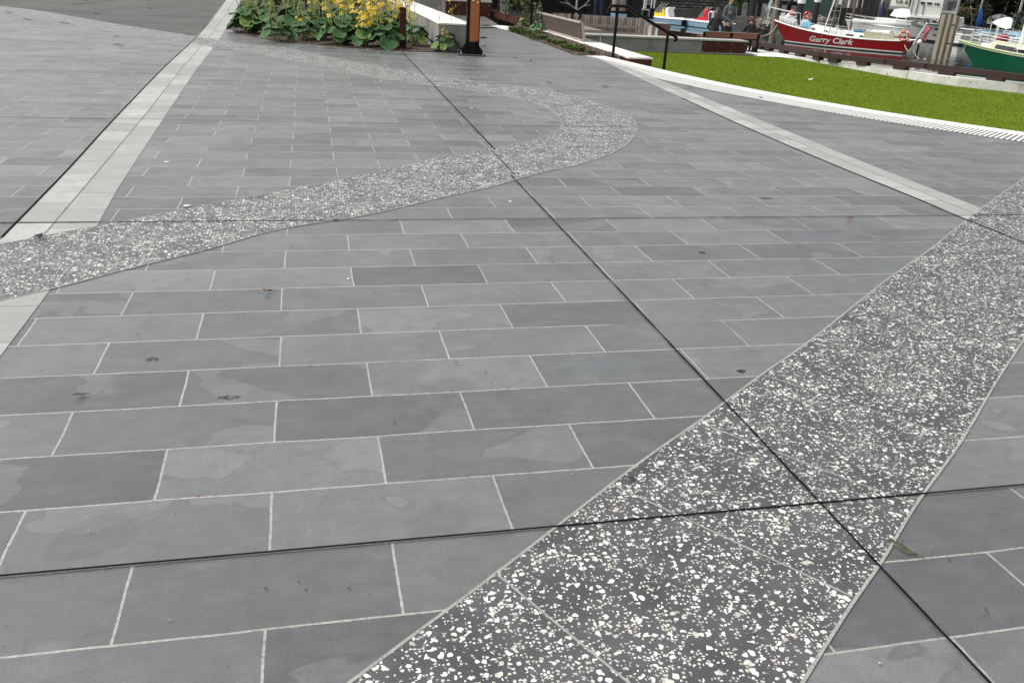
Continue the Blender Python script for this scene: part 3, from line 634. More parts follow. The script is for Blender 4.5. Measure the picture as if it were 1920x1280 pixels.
Mf = [flat('leaf_mid', (.085, .135, .03), .6), flat('leaf_pale', (.17, .23, .055), .6), flat('leaf_dark', (.04, .065, .02), .65)]  # three leaf tones mixed at random over each plant
Mdk = [flat('evergreen_a', (.018, .030, .015), .6), flat('evergreen_b', (.035, .055, .024), .6), flat('evergreen_c', (.010, .018, .010), .7)]
leafy('hedge', (-.6, 27.5, 0), (3.2, 1.6, 1.0), 2600, 'loose olive green shrubs filling the back left of the flower bed', 'shrub', Mf, .07)
leafy('hedge', (1.2, 29.5, 0), (2.6, 1.6, 1.0), 2200, 'loose olive green shrubs at the back right of the flower bed', 'shrub', Mf, .07)
def stake(px, py, lab, r=.035, h=1.6):
    b = P(px, py); m = MB(); m.lathe(b, [(r, 0), (r, h-.02), (r*.8, h)], 10); tag(m.build('timber_stake', mat('dark_stake', (.05, .045, .045), .8)), lab, 'stake')
stake(601, 47, 'dark timber stake standing in the bed, left of the yellow flowers', .045); stake(487, 30, 'dark timber stake at the left end of the bed', .045); stake(574, 26, 'thin dark stake at the back of the bed', .03)
# rusty short post
b = P(755, 92); m = MB(); m.box(b+Vector((0, 0, .36)), (.125, .09, .72)); m.box(b+Vector((0, 0, .722)), (.105, .07, .01))
r = thing('bollard', b, 'short square rust brown post standing in the mulch among the leaves', 'post'); m.build('post_body', M_corten, r, bevel=.006)
m = MB(); m.lathe(b+Vector((.01, -.05, .58)), [(.016, 0), (.016, .008), (.008, .012)], 10, axis=(0, -1, 0)); m.build('eyelet', M_black, r)
# concrete block seat
r = thing('concrete_block', (2.68, 16.95, 0), 'long cast concrete block seat with the light on its top painted pale beside the flower bed', 'concrete seat')
m = MB(); m.prism([(2.38, 16.75), (3.0, 16.70), (2.98, 19.9), (2.36, 19.95)], -.02, .47); m.build('front_block', M_conc, r, bevel=.012)
m = MB(); m.prism([(2.36, 19.965), (2.98, 19.915), (2.9, 26.0), (2.28, 26.05)], -.02, .47); m.build('rear_block', M_conc, r, bevel=.012)
m = MB(); m.prism([(2.372, 16.742), (3.008, 16.692), (2.988, 19.9), (2.352, 19.95)], .47, .50); m.prism([(2.352, 19.967), (2.988, 19.917), (2.908, 26.0), (2.272, 26.05)], .47, .50); m.build('seat_top', M_white, r, bevel=.006)  # top slabs coloured paler to hold the bright light from above
# orange brown steel post with black shoe
pb = P(884, 104); r = thing('shelter_post', pb, 'orange brown timber post bolted into a black steel shoe beside the concrete block', 'post')
ax = (P(912, 112)-P(866, 110)).normalized(); rz = math.atan2(ax.y, ax.x)
RZ = Matrix.Rotation(rz, 3, 'Z')
def lp(x, y, z): return pb + RZ @ Vector((x, y, z))
M_ow = mat('oiled_hardwood', (.34, .11, .026), .55, var=.15, scale=3, stretch=(5, 5, .6), c2=(.22, .065, .018))
m = MB(); m.box(lp(.03, 0, 2.1), (.17, .14, 3.9), rz); m.build('timber', M_ow, r, bevel=.008)
m = MB(); m.box(lp(-.082, .01, 2.1), (.05, .16, 3.95), rz); m.box(lp(.122, .01, 2.1), (.010, .16, 3.9), rz); m.build('side_plate', M_black, r)
m = MB(); m.box(lp(0, .02, .012), (.50, .42, .024), rz); m.build('base_plate', mat('dull_steel', (.06, .062, .065), .6), r, bevel=.004)
m = MB()
for yy in (-.075, .09):
    for s in (-1, 1):
        a = lp(s*.24, yy, .025); b_ = lp(s*.06, yy, .27); c_ = lp(s*.06, yy, .025); t = RZ @ Vector((0, .006, 0)); vs = [a-t, b_-t, c_-t, a+t, b_+t, c_+t]; m.add(vs, [(0, 1, 2), (5, 4, 3), (0, 3, 4, 1), (1, 4, 5, 2), (2, 5, 3, 0)])
    m.box(lp(0, yy, .13), (.2, .012, .22), rz)
for s in (-1, 1):
    m.box(lp(s*.105, .01, .14), (.012, .17, .25), rz)
m.build('shoe', M_black, r)
m = MB()
for x in (-.2, .2):
    for y in (-.14, .16): m.lathe(lp(x, y, .024), [(.016, 0), (.016, .012), (.009, .012), (.009, .045), (.004, .05)], 8)
for z, x in ((.93, .0), (.90, .08)): m.lathe(lp(x, -.071, z), [(.016, 0), (.016, .008), (.006, .016)], 8, axis=RZ @ Vector((0, -1, 0)))
m.build('bolt', mat('zinc', (.6, .6, .6), .35, .8), r)
# corten clad building at the back
M_cream = flat('cream_paint', (.62, .60, .52), .55); M_dark = mat('dark_cladding_shade', (.012, .013, .014), .7, var=.2); M_gl = flat('window_glass', (.03, .035, .035), .08)  # dark cladding colour, also painted where openings and recesses are only shaded
Yb = 29.4; xa, xb = Yp(836, 20, Yb).x, Yp(922, 20, Yb).x; zt = Yp(880, 5, Yb).z
r = thing('pavilion', ((xa+xb)/2, Yb, 0), 'rust clad pavilion with cream window frames behind the orange brown post', 'building')
m = MB(); m.box(((xa+xb)/2, Yb+.05, zt/2), (xb-xa, .1, zt)); m.build('base_cladding', M_corten, r)
m = MB(); m.box(((xa+xb)/2, Yb+1.8, 1.5), (xb-xa-.02, 3.3, 3.0)); m.build('wall', mat('pavilion_wall', (.10, .10, .095), .8), r)
for i in range(2):
    wf = MB(); w = (xb-xa)/2-.04; cxm = xa+.03+w/2+i*(w+.04); z0 = zt+.02
    for dz in (0, 1.0): wf.box((cxm, Yb+.06, z0+.04+dz), (w, .12, .08))
    for dx in (-w/2+.04, 0, w/2-.04): wf.box((cxm+dx, Yb+.055, z0+.58), (.07, .10, .995))
    f = wf.build('window', M_cream, r); g_ = MB(); g_.box((cxm, Yb+.1, z0+.5), (w-.1, .01, .9)); g_.build('pane', M_gl, r, f)
m = MB()
for q in range(5):
    for zz in (.06, zt-.07): m.lathe((xa+.1+q*(xb-xa-.2)/4, Yb-.001, zz), [(.014, 0), (.014, .008), (.006, .012)], 8, axis=(0, -1, 0))
m.build('bolt', MC['zinc'], r)
m = MB(); m.box(((xa+xb)/2, Yb+1.7, 3.1), (xb-xa+.6, 4.2, .14)); m.build('roof', M_dark, r)
Yc = 27.5; a, b = Yp(700, 5, Yc).x, Yp(835, 15, Yc).x; r = MB(); r.box(((a+b)/2, Yc+.9, .5), (b-a, .25, 1.0)); tag(r.build('retaining_wall', M_conc, bevel=.01), 'plain grey concrete wall behind the flowers and the concrete block', 'wall')
xs = [Yp(k, 20, 31.0).x for k in (924, 932, 936, 951)]
r = thing('slatted_screen', (xs[2], 31.0, 0), 'screen of white vertical slats with a magenta edge beside the dark doorway', 'screen')
m = MB()
for k in range(7): m.box((xs[2]+.03+k*(xs[3]-xs[2]-.03)/6.0, 31.0, .9), (.028 if k < 5 else .06, .05, 1.8))
m.build('slat', flat('white_slat', (.68, .68, .66), .5), r)
m = MB(); m.box(((xs[1]+xs[2])/2, 31.0, .9), (xs[2]-xs[1]-.01, .06, 1.8)); m.build('edge_trim', flat('magenta_trim', (.22, .012, .06), .5), r)
m = MB(); m.box(((xs[3]+xs[2])/2, 31.12, .9), (xs[3]-xs[2], .05, 1.8)); m.build('backing', flat('teal_backing', (.05, .075, .075), .5), r)
# dark shelter behind, deep shade put into its black colour
r = thing('boat_shelter', (9.5, 35.5, -.7), 'shelter wall with its deep shade painted black behind the bare tree', 'shelter')
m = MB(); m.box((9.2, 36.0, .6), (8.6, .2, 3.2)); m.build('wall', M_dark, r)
m = MB()
for k in range(9): m.box((5.3+k*.97, 35.86, .6), (.05, .05, 3.1))
m.build('batten', flat('dark_batten', (.02, .021, .022), .7), r)
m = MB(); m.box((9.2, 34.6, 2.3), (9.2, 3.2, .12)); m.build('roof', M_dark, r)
m = MB(); m.prism([(6.7, 29.6), (11.3, 30.0), (11.5, 38), (5.8, 38), (5.8, 30.3)], -.75, -.03); tag(m.build('deck', mat('deck_boards', (.12, .10, .085), .8, stretch=(1, 6, 1))), kind='structure')
# low corten edging with bed
r = thing('steel_edging', (5.95, 24, 0), 'low rust brown steel edging running back along the path', 'edging'); a1, a2 = P(1000, 54), P(922, 31)
m = MB(); m.beam((a1.x, a1.y, .075), (a2.x, a2.y, .075), .02, .17); m.beam((a1.x, a1.y, .165), (a2.x, a2.y, .165), .05, .012); m.build('edge_plate', M_corten, r)
bed('planting_bed', [(a1.x+.03, a1.y), (7.4, a1.y+.3), (7.6, 30.2), (a2.x+.03, a2.y)], 'planted bed behind the low rusty edging, below the white slats', z=.06, chips=200)
def shrub(px, py, z, h, w, N, label, mats=Mf, ls=.045):
    b = P(px, py, z); return leafy('shrub', tuple(b), (w, w, h), N, label, 'shrub', mats, ls, trunk=.012, lobes=9, group='loose shrubs behind the rusty edging', qr=(.08, .2))
shrub(948, 36, .05, .8, .35, 160, 'sparse green shrub in front of the white slats'); shrub(970, 42, .05, .95, .4, 220, 'sparse leggy shrub between the slats and the black post'); shrub(985, 47, .05, 1.0, .35, 200, 'leggy shrub just left of the thin black post')
shrub(1007, 58, .0, .95, .3, 130, 'leggy shrub just right of the thin black post'); 
for i, (a, b) in enumerate(((984, 50), (1008, 62), (1016, 58))): ligularia(a, b, .6, 10, 0, ['low broad leaved plant at the end of the rusty edging', 'low broad leaved plant at the foot of the thin black post', 'low broad leaved plant touching the end of the timber bench'][i])
m = MB(); m.sheet([P(*k) for k in ((921, 49), (950, 57), (996, 64), (1003, 61), (978, 52), (940, 48.5))], .004); tag(m.build('pale_paving_strip', M_white), kind='structure')
def tuft(px, py, s, n, label, mats=Mf):
    b = P(px, py, .015); m = MB(); m.nonorm = True
    for i in range(n):
        a = random.uniform(0, 6.3); r_ = random.uniform(0, .5)*s; h = random.uniform(.3, 1)*s*.36; o_ = b+Vector((math.cos(a)*r_, math.sin(a)*r_*1.4, 0)); t = o_+Vector((math.cos(a)*h*.7, math.sin(a)*h*.7, h)); q = Vector((-math.sin(a), math.cos(a), 0))*.008
        m.add([o_-q, o_+q, o_.lerp(t, .6)+q*1.4+Vector((0, 0, .02)), t, o_.lerp(t, .6)-q*1.4+Vector((0, 0, .02))], [(0, 1, 2, 3, 4)], random.randrange(3))
    tag(m.build('ground_tuft', mats), label, 'plant', 'low green tufts in the narrow bed')
for i, (a, b, s) in enumerate(((963, 58, .32), (975, 60, .34), (988, 64, .3), (1002, 70, .36), (1012, 74, .34), (1035, 80, .24), (1048, 84, .3), (1062, 90, .22), (1075, 93, .34), (1084, 96, .28), (1108, 101, .15))):
    tuft(a, b, s, 170, ['northernmost low tuft, farthest from the camera in the narrow bed', 'second low tuft from the far end of the narrow bed', 'third low tuft, beside the pale paving strip', 'low tuft at the foot of the thin black post', 'wide low tuft just before the timber bench', 'small tuft at the foot of the timber bench, left half', 'small tuft at the foot of the timber bench, middle', 'tiny tuft near the paving edge in front of the bench', 'round tuft near the bench end', 'low tuft right of the round one, beside the bench end', 'tiny tuft beside the near handrail post'][i])
# ledge wall beside the steps
r = thing('ledge_wall', (6.35, 17.5, 0), 'long pale topped ledge running back beside the steps under the timber bench', 'ledge')
m = MB(); m.prism([(6.09, 16.62), (6.58, 16.62), (6.62, 27.0), (6.13, 27.0)], -.72, .0); m.build('rusty_side', M_corten, r)
m = MB(); m.prism([(6.08, 16.60), (6.60, 16.60), (6.64, 27.0), (6.12, 27.0)], .0, .03); m.build('ledge_top', M_white, r, bevel=.006)
# timber bench back on the ledge
M_tim = mat('weathered_timber', (.23, .185, .155), .8, var=.2, scale=4, stretch=(3, 3, .5), c2=(.09, .07, .06)); M_tim2 = mat('weathered_timber_pale', (.37, .31, .275), .8, var=.2, scale=4, stretch=(3, 3, .5), c2=(.13, .105, .09))
r = thing('timber_bench', (6.2, 21.2, 0), 'slatted timber bench with its leaning back toward the camera on the pale ledge', 'bench')
y0, y1 = 19.95, 24.0; x_ = 6.12
m = MB(); k = 0; y = y0+.08
while y < y1-.05: m.beam((x_+.06, y, .07), (x_-.02, y, .42), .07, .022, up=(0, 1, 0)); y += .083
m.build('back_slat', M_tim, r)
m = MB(); m.beam((x_-.03, y0, .44), (x_-.03, y1, .44), .075, .045); m.beam((x_+.055, y0, .055), (x_+.055, y1, .055), .07, .05); m.build('rail', M_tim2, r, bevel=.005)
for y in (y0, (y0+y1)/2, y1): m = MB(); m.beam((x_+.085, y, .03), (x_+.0, y, .44), .05, .05, up=(0, 1, 0)); m.build('end_frame', M_tim2, r)
m = MB()
for k in range(5): m.beam((x_+.14+k*.085, y0, .28), (x_+.14+k*.085, y1, .28), .07, .03)
m.build('seat', M_tim, r)
m = MB()
for y in (y0-.02, y1-.1): m.tube([(x_+.04, y, .30), (x_+.44, y, .32), (x_+.46, y, .03)], .010, 8)
m.build('armrest', mat('galvanised', (.42, .43, .43), .4, .6), r)
# handrails
def handrail(Y, px, label, dz=0.0):
    """px: list of image points on the vertical plane y=Y, a path; plus posts"""
    r = thing('handrail', Yp(px['base'][0], px['base'][1], Y) if 0 else Vector((Yp(*px['post'][0][0:2], Y).x, Y, 0)), label, 'handrail', 'black step handrails')
    pts = [Yp(a, b, Y) for a, b in px['path']]
    sp = []; 
    for i in range(len(pts)-1):
        p0, p1, p2, p3 = pts[max(i-1, 0)], pts[i], pts[i+1], pts[min(i+2, len(pts)-1)]
        for k in range(4):
            t = k/4; sp.append(.5*((2*p1)+(p2-p0)*t+(2*p0-5*p1+4*p2-p3)*t*t+(3*p1-p0-3*p2+p3)*t**3))
    sp.append(pts[-1]); m = MB(); m.tube(sp, .030, 12); m.build('rail', M_black, r, smooth=True)
    for a, b, zb in px['post']:
        q = Yp(a, b, Y); m = MB(); m.lathe((q.x, q.y, zb), [(.055, 0), (.055, .012), (.029, .014), (.029, q.z-zb)], 12); m.build('post', M_black, r)
handrail(16.87, {'path': [(1141.5, 29), (1141, 24), (1142, 17), (1146, 12.5), (1152, 11.5), (1160, 11.8), (1170, 12.5), (1176, 14), (1184, 19), (1200, 29), (1230, 48), (1255, 62.5), (1263, 67), (1267.5, 70.5), (1268, 74), (1264.5, 78)], 'post': [(1158, 13, 0.0), (1252.5, 62, -.72)]}, 'black tubular handrail going down the steps to the lawn')
handrail(22.9, {'path': [(996, -25), (1000, -30), (1010, -20), (1032, -1), (1060, 12), (1082, 22), (1087, 26), (1088, 31), (1085, 37)], 'post': [(1000, -28, 0.0), (1074, 20, -.72)]}, 'far black handrail above the timber bench')
# slatted timber wall
r = thing('slatted_wall', (9.2, 29.1, ZL), 'curved wall of vertical weathered timber boards behind the concrete seat wall', 'timber wall')
for i in range(34):
    t = i/33; px = 1040+t*176; q = Yp(px, 25+10.5*t, 28.9+.25*math.sin(t*3))
    m = MB() if i == 0 else m
    m.box((q.x, q.y, (q.z+ZL)/2), (.076, .035, q.z-ZL), mi=i % 3 == 1)
m.build('board', [M_tim2, M_tim], r, bevel=.003)
a, b = Yp(1040, 26, 28.95), Yp(1216, 36, 28.95); m = MB()
m.beam((a.x, 29.3, (a.z+b.z)/2-.62), (b.x, 29.3, (a.z+b.z)/2-.62), .03, 1.1, mi=0); m.build('backing', M_dark, r); m = MB(); m.beam((a.x, 29.0, ZL+.4), (b.x, 29.0, ZL+.4), .08, .08); m.beam((a.x, 29.0, -.1), (b.x, 29.0, -.12), .08, .08); m.build('rail', M_tim, r)  # dark sheet added so the gaps between boards look shaded
# concrete seat wall
Ys = 27.45; xl, xm, xr_ = Yp(1096, 80, Ys).x, Yp(1317, 85, Ys).x, Yp(1399, 90, Ys).x; zt = Yp(1260, 71, Ys).z
r = thing('seat_wall', (xm, Ys, ZL), 'long grey concrete seat wall with a rust clad end at the far side of the lawn', 'seat wall')
m = MB(); m.box(((xl+xm)/2, Ys+.3, (zt-.05+ZL)/2), (xm-xl, .6, zt-.05-ZL)); m.build('concrete_body', M_conc, r, bevel=.008)
m = MB(); m.box(((xm+xr_)/2+.002, Ys+.29, (zt-.07+ZL)/2), (xr_-xm, .62, zt-.07-ZL)); cl = m.build('rusty_end', M_corten, r)
m = MB()
for k in range(4):
    for zz in (ZL+.06, zt-.13): m.lathe((xm+.05+k*(xr_-xm-.1)/3, Ys-.02, zz), [(.012, 0), (.012, .008), (.005, .012)], 8, axis=(0, -1, 0))
m.build('bolt', MC['zinc'], r, cl)
m = MB(); m.box(((xl+xr_)/2+.01, Ys+.28, zt-.025), (xr_-xl+.04, .68, .05)); m.build('cap', M_conc2, r, bevel=.006)  # cap given a lighter concrete to carry the brighter light on top
m = MB(); m.box(((xl+xr_)/2, Ys-.12, ZL+.02), (xr_-xl+.5, .5, .03)); tag(m.build('mowing_strip', mat('dark_grey_strip', (.09, .09, .08), .8)), kind='structure')  # plain dark grey strip along the wall foot
# wooden bench behind it
Yb2 = 28.35; A, B = Yp(1321, 59, Yb2), Yp(1422, 68.5, Yb2); Bz = ZL
M_bw = mat('red_brown_slats', (.21, .085, .045), .6, var=.2, scale=3, stretch=(.5, 4, 4), c2=(.09, .035, .02))
r = thing('wooden_bench', ((A.x+B.x)/2, Yb2+.2, ZL), 'red brown wooden bench with black steel frames where two people sit facing the water', 'bench')
for i in range(2):
    a, b = A.lerp(B, i*.5+.02), A.lerp(B, i*.5+.475); m = MB(); m.beam((a.x, Yb2, A.z-.09), (b.x, Yb2, A.z-.09), .04, .17); m.build('back_board', M_bw, r, bevel=.004)
m = MB(); m.beam((A.x-.02, Yb2, A.z-.002), (B.x+.02, Yb2, A.z-.002), .07, .014); m.build('top_strip', mat('worn_strip', (.30, .27, .22), .6), r)
m = MB()
for k in range(5): m.beam((A.x, Yb2+.12+k*.1, ZL+.44), (B.x, Yb2+.12+k*.1, ZL+.44), .085, .035)
m.build('seat', M_bw, r)
for t in (.0, .5, 1.0):
    x = A.x+(B.x-A.x)*t; m = MB(); m.box((x, Yb2-.01, (A.z-.02+ZL)/2), (.06, .07, A.z-.02-ZL)); m.box((x, Yb2+.29, ZL+.40), (.06, .55, .05)); m.box((x, Yb2+.5, ZL+.2), (.06, .06, .40)); m.box((x, Yb2+.25, ZL+.015), (.12, .7, .03))
    m.prism([(x-.03, Yb2-.04), (x+.03, Yb2-.04), (x+.03, Yb2+.3), (x-.03, Yb2+.3)], ZL+.03, ZL+.16); m.build('frame', M_black, r)
# second bench end farther along the wharf
q = Yp(1232, 62, 29.6); r = thing('planter_box', (q.x, q.y, ZL), 'rust brown box with two white uprights behind the concrete seat wall', 'box')
m = MB(); m.box((q.x+.22, q.y+.3, (ZL+q.z+.30)/2), (.50, .6, q.z+.30-ZL)); m.build('box_body', mat('warm_wood', (.16, .075, .05), .6), r)
m = MB()
for dx in (-.28, -.06): m.box((q.x+dx, q.y-.05, (ZL+q.z+.24)/2), (.085, .09, q.z+.24-ZL))
m.build('upright', flat('white_paint', (.75, .75, .73), .5), r)
m = MB(); m.box((q.x-.05, q.y+.0, q.z+.32), (.75, .4, .02)); m.build('lid', M_conc2, r)
# bare white tree
b = Yp(1081, 27, 30.6); b.z = -.03; r = thing('bare_tree', b, 'bare young tree with a pale trunk and white branches before the black wall', 'tree')
def pt(px, py, y=30.6): return Yp(px, py, y)
m = MB(); m.tube([b, pt(1081, 12), pt(1084, -25), pt(1085, -70)], [.04, .035, .03, .02], 8); m.build('trunk', mat('pale_bark', (.42, .40, .36), .8), r)
m = MB()
for pth in (((1081, 18), (1070, 10), (1058, -2), (1052, -20)), ((1081, 20), (1094, 12), (1104, 2), (1110, -15)), ((1068, 9), (1060, 6), (1050, 4)), ((1083, 0), (1090, -12), (1092, -30)), ((1094, 12), (1100, 10), (1106, 10))):
    m.tube([pt(*k) for k in pth], [.022]+[.012]*(len(pth)-2)+[.006], 6)
m.build('branch', MC['pale_bark'], r)
# timber pile with pale blue tray
b = Yp(1158, 32, 32.5); r = thing('clad_pile', b+Vector((0, 0, -.8)), 'timber clad square pile with a light blue tray at its foot', 'pile')
m = MB()
for k in range(4): m.box((b.x-.17+k*.115, b.y, b.z+.35), (.10, .3, 2.2), mi=k % 2)
m.build('cladding', [M_tim2, M_tim], r)
m = MB(); m.box((b.x, b.y-.1, b.z+.06), (.46, .52, .14)); m.build('tray', flat('light_blue_plastic', (.30, .48, .66), .4), r, bevel=.01)
m = MB(); m.box((b.x, b.y-.12, b.z+.17), (.44, .5, .07)); m.build('tray_lid', M_black, r)
# puddles and small things on the paving
def puddle(px, py, w, h, lab):
    c = P(px, py); pg = []
    for k in range(24):
        a = k*math.pi/12; q = P(px+w*math.cos(a)*(1+.15*math.sin(3*a)), py+h*math.sin(a)); pg.append((q.x, q.y))
    m = MB(); m.sheet(pg, .008); tag(m.build('puddle', flat('wet_film', (.02, .021, .022), .04)), lab, 'puddle', kind=None)
puddle(912, 52.8, 21, .9, 'long thin dark puddle on the paving right of the orange brown post'); puddle(911, 48.2, 9, .5, 'small dark puddle farthest from the camera on the path'); puddle(902, 71.5, 11, 1.3, 'pinkish wet patch beside the foot of the orange brown post')
M_lb = [mat('leaf_brown', (.095, .06, .035), .8), mat('leaf_red', (.16, .05, .035), .8), mat('leaf_olive', (.075, .078, .035), .7), mat('leaf_dark_wet', (.03, .026, .02), .7)]
def fleaf(px, py, L, W, rot, mi, label, kind='oval', curl=.35):
    c = P(px, py); r_ = Matrix.Rotation(rot, 3, 'Z'); vs = []; fs = []; z0 = .011
    if kind == 'oval':
        n = 9
        for i in range(n+1):
            t = i/n; x = (t-.5)*L; w = W*.5*math.sin(math.pi*min(1, t*1.02))**.8*(1+.18*math.sin(i*2.3)); zc = z0+curl*W*(.25+.35*math.sin(t*math.pi*1.4+1))
            for s in (-1, 0, 1): vs.append(c + r_ @ Vector((x+.04*L*math.sin(i), s*w, zc*(1 if s == 0 else 1)+abs(s)*W*curl*(.3+.25*math.sin(i*1.7)))))
        for i in range(n):
            for s in range(2): fs.append((3*i+s, 3*i+3+s, 3*i+4+s, 3*i+1+s))
    else:
        n = 10; vs.append(c+Vector((0, 0, z0+.012)))
        for i in range(n):
            a = 2*math.pi*i/n; rr = (L*.5 if i % 2 == 0 else L*.16)*random.uniform(.8, 1.15); vs.append(c + r_ @ Vector((rr*math.cos(a), rr*math.sin(a), z0+random.uniform(0, .02))))
        fs = [(0, 1+i, 1+(i+1) % n) for i in range(n)]
    m = MB(); m.add(vs, fs, 0)
    st = [c + r_ @ Vector((L*.5, 0, z0)), c + r_ @ Vector((L*.5+L*.25, L*.05, z0-.002))]
    m.tube(st, .0012, 5)
    o = m.build('fallen_leaf', M_lb[mi], smooth=True); tag(o, label, 'leaf', 'fallen leaves on the paving')
    so = o.modifiers.new('thick', 'SOLIDIFY'); so.thickness = .0012
fleaf(150, 745, .045, .018, .35, 0, 'dry brown leaf lying alone near the left edge of the paving')
fleaf(1689, 1034, .085, .024, -.95, 2, 'long olive green leaf lying on the edge of the speckled band', curl=.5)
fleaf(1184, 902, .022, .013, 1.2, 3, 'small curled dark brown leaf on the speckled band near its left edge')
fleaf(502, 551, .055, .02, .2, 1, 'thin reddish star shaped leaf left of centre', 'star')
fleaf(75, 449, .085, .03, 0, 3, 'dark tangled leaf where the sett band meets the speckled band', 'star')
fleaf(405, 387, .045, .02, .5, 3, 'small dark leaf just right of the white scrap')
fleaf(1592, 413, .05, .03, .3, 1, 'small red brown leaf on the right beside the black joint', 'star')
fleaf(219, 70, .12, .06, .3, 1, 'red star shaped leaf, the upper of a group at the far left', 'star'); fleaf(219, 85, .16, .06, 1.3, 1, 'red star shaped leaf, the widest of the group at the far left', 'star'); fleaf(227, 89, .12, .06, 2.0, 1, 'red star shaped leaf, the lowest of the group at the far left', 'star')
fleaf(121, 45, .16, .06, .1, 3, 'dark leaf on the far speckled band at the top left'); fleaf(16, 25, .2, .08, .1, 0, 'brown leaf at the far left corner near the speckled band', 'star'); fleaf(354, 67, .12, .07, .1, 1, 'reddish leaf where the path meets the sett band', 'star')
fleaf(51, 38, .13, .06, .1, 3, 'dark leaf on the pale paving, left of the far speckled band'); fleaf(181, 28, .12, .06, .6, 3, 'dark leaf on the concrete path, right of the cracks'); fleaf(280, 17, .12, .06, .6, 3, 'dark leaf on the concrete path nearest the sett band'); fleaf(160, 2, .14, .07, .6, 3, 'dark leaf on the concrete path at the very top')
fleaf(1029, 157, .10, .04, .2, 3, 'dark leaf beyond the outer bend of the speckled river'); fleaf(1134, 164, .10, .04, .1, 3, 'dark leaf between the speckled river and the right sett band'); fleaf(966, 110, .05, .04, .1, 3, 'tiny black scrap right of the black steel shoe, the farther of two'); fleaf(995, 116, .05, .04, .9, 3, 'tiny black scrap right of the black steel shoe, the nearer of two'); fleaf(908, 88, .08, .05, .9, 3, 'dark leaf just right of the orange brown post'); fleaf(1094, 128, .05, .03, .9, 3, 'tiny dark leaf near the start of the right sett band')
fleaf(1426, 185, .07, .05, .1, 3, 'dark leaf lying on the tactile bars'); fleaf(1293, 164, .08, .05, .1, 3, 'dark leaf near the left part of the tactile bars')
fleaf(855, 684, .014, .009, .7, 3, 'tiny dark scrap in the middle of a centre paver'); fleaf(1846, 1148, .02, .008, .7, 2, 'tiny green scrap of leaf at the bottom right')
def pebble(px, py, s, c, label, cat='pebble', name='pebble'):
    m = MB(); m.ball(P(px, py)+Vector((0, 0, s[2]*.8)), s, 9); o = m.build(name, c, smooth=True); tag(o, label, cat)
Mw = flat('white_bit', (.72, .71, .66), .5); Mr = flat('red_bit', (.45, .02, .02), .5)
pebble(654, 524, (.009, .007, .004), Mw, 'small white pebble at a paver corner left of centre'); pebble(372, 930, (.0035, .003, .002), Mr, 'tiny red scrap on a pale joint at the lower left', 'scrap', 'red_scrap'); pebble(546, 464, (.005, .004, .002), Mr, 'tiny red scrap below the speckled river', 'scrap', 'red_scrap')
pebble(957, 378, (.014, .014, .002), Mw, 'flat white disc of chewing gum right of the black diagonal joint', 'gum', 'gum_spot'); pebble(313, 304, (.024, .02, .003), Mw, 'white spot beside the left sett band', 'gum', 'gum_spot'); pebble(885, 203, (.022, .018, .003), Mw, 'white spot inside the bend of the speckled river', 'gum', 'gum_spot')
pebble(352, 388, (.028, .02, .008), flat('white_scrap', (.55, .54, .52), .6), 'crumpled white scrap on the edge of the speckled river', 'litter', 'litter_scrap'); q = P(1519, 152, ZL); m = MB(); m.ball(q+Vector((0, 0, .03)), (.06, .045, .025), 8); m.ball(q+Vector((.045, 0, .04)), (.03, .025, .03), 8); tag(m.build('paper_scrap', Mw), 'white scrap lying on the lawn', 'litter')
pebble(715, 153, (.024, .016, .004), Mw, 'small white spot on the far speckled river', 'gum', 'gum_spot')
def smudge(px, py, rx, ry, n, lab):
    m = MB(); c = P(px, py)
    for i in range(n):
        a = random.uniform(0, 6.3); k = random.uniform(0, 1)**.5; x, y = c.x+math.cos(a)*rx*k, c.y+math.sin(a)*ry*k; s = random.uniform(.0008, .0032); t = random.uniform(0, 6)
        m.sheet([(x+s*random.uniform(.5, 1.4)*math.cos(t+j), y+s*random.uniform(.5, 1.2)*math.sin(t+j)) for j in (0, 1.3, 2.6, 3.9, 5.2)], .0025)
    tag(m.build('dark_speckles', mat('tar_specks', (.035, .035, .037), .7)), lab, 'stain', kind='stuff')
smudge(1316, 474, .022, .02, 110, 'ring of dark specks on a paver right of the centre'); smudge(1390, 696, .02, .016, 120, 'dark specks by the speckled band'); smudge(285, 674, .025, .02, 90, 'dark specks at the left'); smudge(430, 745, .04, .018, 90, 'dark specks left of centre'); smudge(1437, 372, .05, .03, 260, 'dark smudge far right')

# grit scattered over the paving
m = MB(); rg = random.Random(12)
for i in range(230):
    r_ = 1.8+10*rg.random()**1.6; a = rg.uniform(-.75, .95); x, y = r_*math.sin(a+.15), r_*math.cos(a+.15)
    s = rg.uniform(.0012, .0034); m.ball((x, y, .004+s*.5), (s*rg.uniform(.7, 1.8), s, s*.6), 5, rg.choice((0, 0, 1, 2)))
tag(m.build('grit', [mat('dark_grit', (.05, .045, .04), .9), mat('leaf_grit', (.13, .09, .05), .9), mat('pale_grit', (.45, .43, .38), .8)]), 'fine grit and crumbs scattered over the paving', 'grit', kind='stuff')
